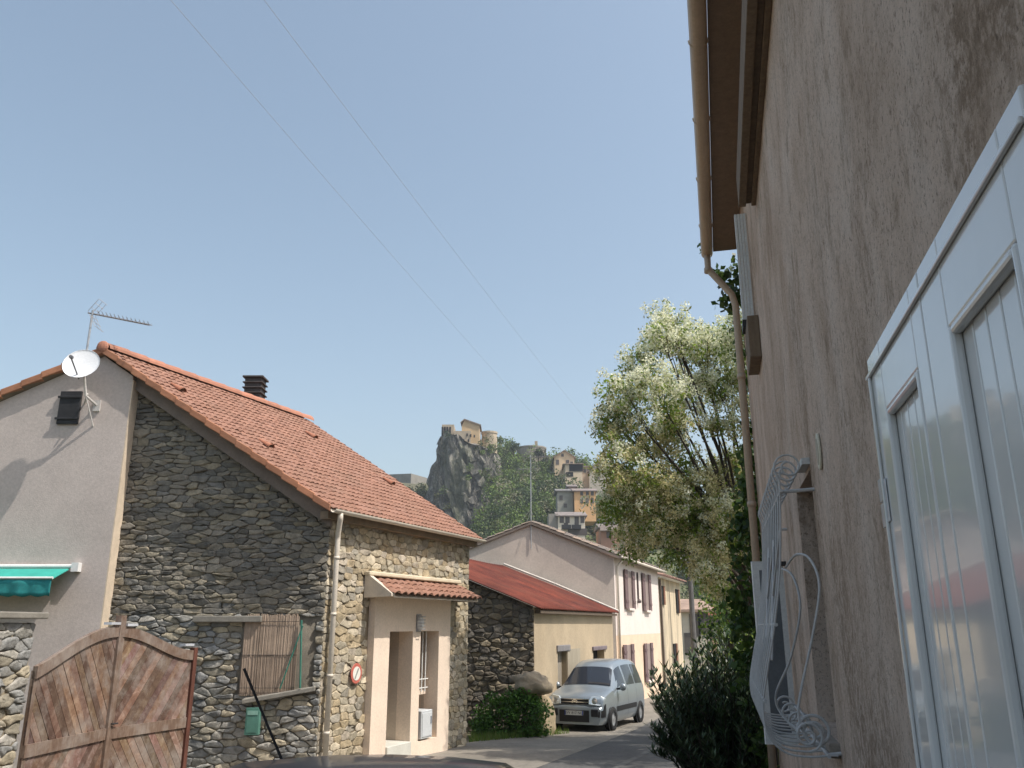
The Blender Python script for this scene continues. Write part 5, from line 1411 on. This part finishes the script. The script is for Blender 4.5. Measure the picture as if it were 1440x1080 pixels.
# ================================================================== CARS
def loft_car(root, stations, paint, belt):
    """stations: (x, ztop, w, wtop); builds body skin in local coords (x forward, y left)"""
    def sec(st):
        x, zt_, w, wt = st
        zb = min(belt, zt_ - .05)
        return [(w * .90, .20), (w * .97, .30), (w, .5), (w * .995, .5 + (zb - .5) * .6 if zb > .5 else .5), (w * .97, zb), (wt + (w * .97 - wt) * .5, zb + (zt_ - zb) * .5), (wt, zt_ - (zt_ - zb) * .09 - .01), (wt * .86, zt_ - .008), (wt * .45, zt_ + .012), (0, zt_ + .018)]
    S_ = [sec(s) for s in stations]; X = [s[0] for s in stations]; K = len(S_[0])
    def ev(x, k):
        for i in range(len(X) - 1):
            if X[i] >= x >= X[i + 1]:
                t = (X[i] - x) / (X[i] - X[i + 1] + 1e-9); a, b = S_[i], S_[i + 1]; break
        else: a = b = S_[0 if x > X[0] else -1]; t = 0
        k = max(0, min(K - 1.0001, k)); j = int(k); f = k - j
        pa = [a[j][q_] + (a[j + 1][q_] - a[j][q_]) * f for q_ in (0, 1)]; pb_ = [b[j][q_] + (b[j + 1][q_] - b[j][q_]) * f for q_ in (0, 1)]
        return V3(x, pa[0] + (pb_[0] - pa[0]) * t, pa[1] + (pb_[1] - pa[1]) * t)
    m = MB(); vs = []; fs = []
    M_ = 2 * K - 1
    for i, x in enumerate(X):
        L = [V3(x, y, z) for y, z in S_[i]]; Rr = [V3(x, -y, z) for y, z in S_[i][-2::-1]]
        vs += L + Rr
    for i in range(len(X) - 1):
        for j in range(M_ - 1): fs.append((i * M_ + j, i * M_ + j + 1, (i + 1) * M_ + j + 1, (i + 1) * M_ + j))
        fs.append((i * M_ + M_ - 1, i * M_, (i + 1) * M_, (i + 1) * M_ + M_ - 1))
    fs += [tuple(range(M_))[::-1], tuple((len(X) - 1) * M_ + j for j in range(M_))]
    m.add(vs, fs)
    o = m.build('body', paint, root, smooth=True, local=True)
    es = o.modifiers.new('e', 'EDGE_SPLIT'); es.split_angle = R(38)
    def patch(name, mt, x0, x1, k0, k1, off=.006, nx=8, nk=4, side=1, parent=None, corner=None):
        m = MB(); mid = V3((X[0] + X[-1]) / 2 * 0, 0, .6)
        def fn(i, j):
            if corner: x, k = corner(i, j)
            else: x = x0 + (x1 - x0) * i; k = k0 + (k1 - k0) * j
            p = ev(x, k); e = .01
            tx = ev(x - e, k) - ev(x + e, k); tk = ev(x, k + .05) - ev(x, k - .05)
            nn = tx.cross(tk); nn = nn.normalized() if nn.length > 1e-9 else V3(0, 0, 1)
            if nn.dot(p - V3(p.x * .6, 0, .6)) < 0: nn = -nn
            p = p + nn * off
            return V3(p.x, p.y * side, p.z)
        m.grid(fn, nx, nk)
        if k1 >= K - 1.001 and side == 1 and name in ('windscreen', 'rear_window'):
            m2 = MB(); m.grid(lambda i, j: (lambda p: V3(p.x, -p.y, p.z))(fn(i, j)), nx, nk)
        ob_ = m.build(name, mt, parent or root, smooth=True, local=True)
        return ob_
    return ev, patch, o
def wheel(root, x, y, r_, rimc):
    w = bpy.data.objects.new('wheel', None); col.objects.link(w); w.parent = root; ORIG[w.name] = V3(0, 0, 0)
    s = 1 if y > 0 else -1
    m = MB(); m.lathe([(r_ * .62, -.09), (r_ * .93, -.095), (r_, -.07), (r_, .07), (r_ * .93, .095), (r_ * .62, .09)], V3(x, y - s * .09, r_), (0, s, 0), 28); m.build('tyre', TYRE, w, smooth=True, local=True)
    m = MB(); m.lathe([(r_ * .64, .06), (r_ * .60, .075), (r_ * .5, .05), (r_ * .22, .07), (.001, .075)], V3(x, y - s * .09, r_), (0, s, 0), 24); m.build('rim', rimc, w, smooth=True, local=True)
TYRE = mat('tyre rubber', (.018, .018, .019), .85, .15, 8)
def paintmat(name, c, metal=.0, rough=.35, coat=.6):
    m, t, b, out = nt(name)
    n1 = nz(t, coords(t), 1.5, 4)
    t.links.new(mix(t, 1, tuple(c), ramp(t, n1, [(.3, g3(.93)), (.7, g3(1.05))]), 'MULTIPLY'), b.inputs['Base Color'])
    b.inputs['Metallic'].default_value = metal; b.inputs['Roughness'].default_value = rough; b.inputs['Coat Weight'].default_value = coat; b.inputs['Coat Roughness'].default_value = .08
    return m
SILVER = paintmat('silver car paint', (.27, .31, .34), .45, .34)
PLASTIC = mat('black bumper plastic', (.012, .012, .014), .55, .15, 8)
CARGLASS = glass('car glass', (.025, .03, .04), .06)
van = thing('silver_van', 'silver compact passenger van with black bumper corners parked by the shed', 'van', (0, 0, 0))
ORIG[van.name] = V3(0, 0, 0)
st_ = [(2.06, .60, .66, .60), (2.05, .635, .74, .68), (1.985, .66, .795, .73), (1.965, .83, .80, .70), (1.90, .90, .81, .69), (1.6, .985, .825, .70), (1.2, 1.07, .84, .71), (1.02, 1.12, .845, .70), (.42, 1.63, .85, .575), (.28, 1.70, .85, .575), (0, 1.755, .85, .58), (-.6, 1.80, .85, .585), (-1.4, 1.79, .845, .58), (-1.85, 1.74, .83, .565), (-1.98, 1.66, .82, .55), (-2.05, .95, .80, .68), (-2.06, .5, .76, .68)]
ev, patch, body = loft_car(van, st_, SILVER, 1.02)
patch('windscreen', CARGLASS, 1.0, .46, 6.05, 9, .008, 8, 8)
for sd in (1, -1):
    patch('side_window', CARGLASS, .72, -.10, 4.25, 5.75, .006, 6, 4, sd, corner=lambda i, j: (.78 - .36 * j - (.84 - .36 * j) * i, 4.3 + 1.5 * j))
    patch('side_window', CARGLASS, -.22, -1.0, 4.25, 5.8, .006, 6, 4, sd)
    patch('side_window', CARGLASS, -1.12, -1.85, 4.25, 5.8, .006, 6, 4, sd)
    patch('side_moulding', PLASTIC, .95, -1.0, 1.9, 2.35, .012, 6, 2, sd)
    patch('door_seam', BLACK, .86, .85, .8, 4.2, .004, 1, 8, sd); patch('door_seam', BLACK, -.155, -.165, .8, 4.2, .004, 1, 8, sd); patch('door_seam', BLACK, -1.06, -1.07, .8, 4.2, .004, 1, 8, sd)
    for x in (1.30, -1.39):
        m = MB(); m.lathe([(.001, .0), (.375, .0), (.385, .02), (.33, .025), (.3, -.05), (.001, -.05)], V3(x, sd * .805, .31), (0, sd, 0), 28); m.build('wheel_arch', PLASTIC, van, local=True)
        wheel(van, x, sd * .87, .31, mat('steel rim', (.35, .36, .37), .4, metal=.5))
    m = MB(); m.ball((.78, sd * .98, 1.10), .075, .10, .10); mm = m.build('mirror', SILVER, van, smooth=True, local=True)
    m = MB(); m.tube([(.80, sd * .80, 1.05), (.79, sd * .93, 1.06)], .03, 6); m.build('mirror_arm', PLASTIC, mm, local=True)
    m = MB()
    vs = [(1.985, .40, .70), (1.975, .40, .80), (1.93, .46, .90), (1.86, .70, .92), (1.80, .80, .86), (1.86, .795, .72), (1.97, .70, .68)]
    m.prism([V3(a + .055, sd * b, c) for a, b, c in vs], (-.16, 0, 0)); hl = m.build('headlight', mat('headlight glass', (.55, .60, .62), .12, .05, 6, metal=.45), van, local=True, bevel=.015)
    m = MB(); m.lathe([(.001, 0), (.075, .0), (.08, .012), (.001, .02)], V3(2.03, sd * .57, .79), (1, 0, 0), 16); m.build('lamp', mat('lamp reflector', (.8, .82, .85), .1, metal=.7), hl, local=True)
    m = MB(); m.obox((2.02, sd * .47, .40), (.062, 0, 0), (0, sd * .20, 0), (0, 0, .19)); bc = m.build('bumper_corner', PLASTIC, van, local=True, bevel=.02)
    patch('bumper_wrap', PLASTIC, 2.058, 1.84, 1.45, 3.0, .014, 6, 4, sd, parent=bc)
m = MB(); m.box(2.055, 2.085, -.42, .42, .26, .56); gpl = m.build('lower_grille', PLASTIC, van, local=True, bevel=.01)
m = MB(); m.box(1.93, 2.006, -.40, .40, .695, .83); ug = m.build('upper_grille', PLASTIC, van, local=True, bevel=.01)
CHROME = mat('chrome', (.72, .73, .75), .2, .03, 4, metal=.9)
m = MB(); m.box(2.006, 2.014, -.40, .40, .745, .765); m.box(2.006, 2.014, -.40, .40, .82, .835); m.box(2.0, 2.013, -.41, -.39, .695, .835); m.box(2.0, 2.013, .39, .41, .695, .835)
for zc_ in (.745, .785):
    m.prism([V3(2.0145, -.075, zc_ - .02), V3(2.0145, 0, zc_ + .025), V3(2.0145, .075, zc_ - .02), V3(2.0145, .075, zc_ + .0), V3(2.0145, 0, zc_ + .048), V3(2.0145, -.075, zc_ + .0)], (.01, 0, 0))
m.build('chrome_bars', CHROME, ug, local=True)
m = MB(); m.box(2.086, 2.094, -.26, .26, .43, .54); pl_ = m.build('number_plate', mat('plate white', (.55, .55, .52), .5), van, local=True)
m = MB()
for s_ in (-1, 1): m.box(2.0941, 2.0955, s_ * .245 - .015, s_ * .245 + .015, .432, .538)
m.build('plate_band', mat('plate blue', (.02, .05, .3), .5), pl_, local=True)
tc = bpy.data.curves.new('plate_text', 'FONT'); tc.body = 'BW 817 NC'; tc.size = .10; tc.align_x = 'CENTER'; tc.align_y = 'CENTER'; tc.extrude = .0008
to = bpy.data.objects.new('plate_text', tc); col.objects.link(to); tc.materials.append(BLACK); 
bpy.context.view_layer.update()
tm = bpy.data.meshes.new_from_object(to.evaluated_get(bpy.context.evaluated_depsgraph_get())); tm.materials.clear(); tm.materials.append(BLACK)
bpy.data.objects.remove(to); to = bpy.data.objects.new('plate_lettering', tm); col.objects.link(to); to.parent = pl_
to.location = (2.0952, 0, .485); to.rotation_euler = (R(90), 0, R(90))
patch('wiper', BLACK, .98, .93, 6.3, 8.9, .016, 1, 10)
# cabin seats hint: rear view mirror / dash not visible
van.location = (0, 0, 0)
hd = R(180) + R(90 - 24)   # heading: front towards camera-left
fx, fy = 1.66, 23.7
ctr = V3(fx, fy, 0) + V3(math.sin(R(24)), math.cos(R(24)), 0) * 2.06
van.location = (ctr.x, ctr.y, (gz(24) + gz(28)) / 2 + .008); van.rotation_euler = (0, -math.atan2(gz(24) - gz(28), 4) * .9 * -1 * -1, hd)

DBLUE = paintmat('dark blue car paint', (.012, .014, .022), .1, .4, .5)
dcx = thing('dark_car', 'dark blue car whose roof edge and slanted aerial show at the bottom', 'car', (0, 0, 0))
ORIG[dcx.name] = V3(0, 0, 0)
st2 = [(1.85, .52, .62, .55), (1.82, .62, .70, .62), (1.70, .70, .76, .66), (1.2, .82, .79, .68), (.85, .90, .80, .68), (.15, 1.28, .80, .56), (-.1, 1.345, .80, .56), (-.5, 1.375, .80, .565), (-.95, 1.36, .79, .56), (-1.25, 1.30, .79, .55), (-1.70, .95, .78, .60), (-1.80, .85, .76, .62), (-1.84, .45, .72, .62)]
ev2, patch2, b2 = loft_car(dcx, st2, DBLUE, .92)
patch2('windscreen', CARGLASS, .82, .18, 6.05, 9, .006, 6, 6)
patch2('rear_window', CARGLASS, -1.30, -1.66, 6.1, 9, .006, 6, 6)
for sd in (1, -1):
    patch2('side_window', CARGLASS, .1, -.45, 4.25, 5.8, .005, 5, 3, sd, corner=lambda i, j: (.55 - .4 * j - (1.0 - .4 * j) * i, 4.3 + 1.5 * j)); patch2('side_window', CARGLASS, -.55, -1.2, 4.25, 5.8, .005, 5, 3, sd)
    for x in (1.2, -1.15):
        m = MB(); m.lathe([(.001, .0), (.33, .0), (.335, .02), (.29, .025), (.27, -.05), (.001, -.05)], V3(x, sd * .755, .28), (0, sd, 0), 24); m.build('wheel_arch', PLASTIC, dcx, local=True)
        wheel(dcx, x, sd * .81, .28, mat('rim', (.3, .3, .31), .4, metal=.5))
    m = MB(); m.ball((.45, sd * .9, .97), .06, .09, .07); m.build('mirror', PLASTIC, dcx, smooth=True, local=True)
    m = MB(); m.obox((-1.80, sd * .68 - .06, .55), (-.05, 0, 0), (0, .12, 0), (0, 0, .28)); m.build('tail_light', mat('red lens', (.35, .02, .02), .3), dcx, local=True, bevel=.01)
    m = MB(); m.ball((1.78, sd * .55, .60), .06, .13, .08); m.build('headlight', mat('headlight lens', (.5, .5, .5), .2), dcx, smooth=True, local=True)
m = MB(); m.box(-1.93, -1.82, -.70, .70, .32, .50); m.build('rear_bumper', PLASTIC, dcx, local=True, bevel=.03)
m = MB(); m.box(1.80, 1.90, -.66, .66, .30, .46); m.build('front_bumper', PLASTIC, dcx, local=True, bevel=.03)
DCY = 3.85
dcx.location = (-.50, DCY, gz(DCY) - .008); dcx.rotation_euler = (0, R(2.4), R(90) - R(6))
# aerial, placed in world then made local
bpy.context.view_layer.update()
MW = dcx.matrix_world.copy(); inv = MW.inverted()
abase = inv @ W(402, 1082, DCY + .3); atip = inv @ W(343, 940, DCY + .25)
m = MB(); m.tube([abase - (atip - abase) * .12, abase, abase.lerp(atip, .5), atip], [.010, .007, .006, .007], 8); m.build('aerial', BLACK, dcx, local=True)

# ================================================================== LIGHT, WORLD, CAMERA
ELE, AZ = R(57), R(20)
sd_ = V3(math.cos(ELE) * math.cos(AZ), -math.cos(ELE) * math.sin(AZ), math.sin(ELE))
sl_ = bpy.data.lights.new('sun', 'SUN'); sl_.energy = 3.15; sl_.angle = R(.5); sl_.color = (1, .94, .86)
so_ = bpy.data.objects.new('sun', sl_); col.objects.link(so_); so_.rotation_euler = sd_.to_track_quat('Z', 'Y').to_euler()
wd_ = bpy.data.worlds.new('World'); scene.world = wd_; wd_.use_nodes = True
t = wd_.node_tree; t.nodes.clear()
sk = t.nodes.new('ShaderNodeTexSky'); sk.sky_type = 'NISHITA'; sk.sun_disc = False
sk.sun_elevation = ELE; sk.sun_rotation = R(90) + AZ
sk.air_density = 1.25; sk.dust_density = 4.0; sk.ozone_density = 1.0; sk.altitude = 400
bg = t.nodes.new('ShaderNodeBackground'); bg.inputs[1].default_value = .114; hs = t.nodes.new('ShaderNodeHueSaturation'); hs.inputs['Saturation'].default_value = .84; hs.inputs['Hue'].default_value = .489
ou = t.nodes.new('ShaderNodeOutputWorld'); t.links.new(sk.outputs[0], hs.inputs['Color']); t.links.new(hs.outputs[0], bg.inputs[0]); t.links.new(bg.outputs[0], ou.inputs[0])

hz = MB(); hz.box(-420, 520, -45, 480, -14, 110)
hm = bpy.data.materials.new('haze air'); hm.use_nodes = True; ht = hm.node_tree; ht.nodes.clear()
ho = ht.nodes.new('ShaderNodeOutputMaterial'); hv = ht.nodes.new('ShaderNodeVolumePrincipled')
hv.inputs['Color'].default_value = (.82, .88, .95, 1); hv.inputs['Density'].default_value = .00042; hv.inputs['Anisotropy'].default_value = .3
ht.links.new(hv.outputs[0], ho.inputs['Volume'])
tag(hz.build('haze', hm), 'thin pale haze filling the air of the valley', 'haze', kind='stuff')

cam = bpy.data.cameras.new('camera'); co = bpy.data.objects.new('camera', cam); col.objects.link(co)
cam.sensor_width = 36; cam.lens = F / 1440 * 36; cam.clip_end = 3000; cam.clip_start = .05
co.location = (0, 0, 0); co.rotation_euler = (R(90) + PITCH, 0, 0)
scene.camera = co
vs_ = scene.view_settings; vs_.view_transform = 'Standard'; vs_.look = 'None'; vs_.exposure = .72; vs_.gamma = 1
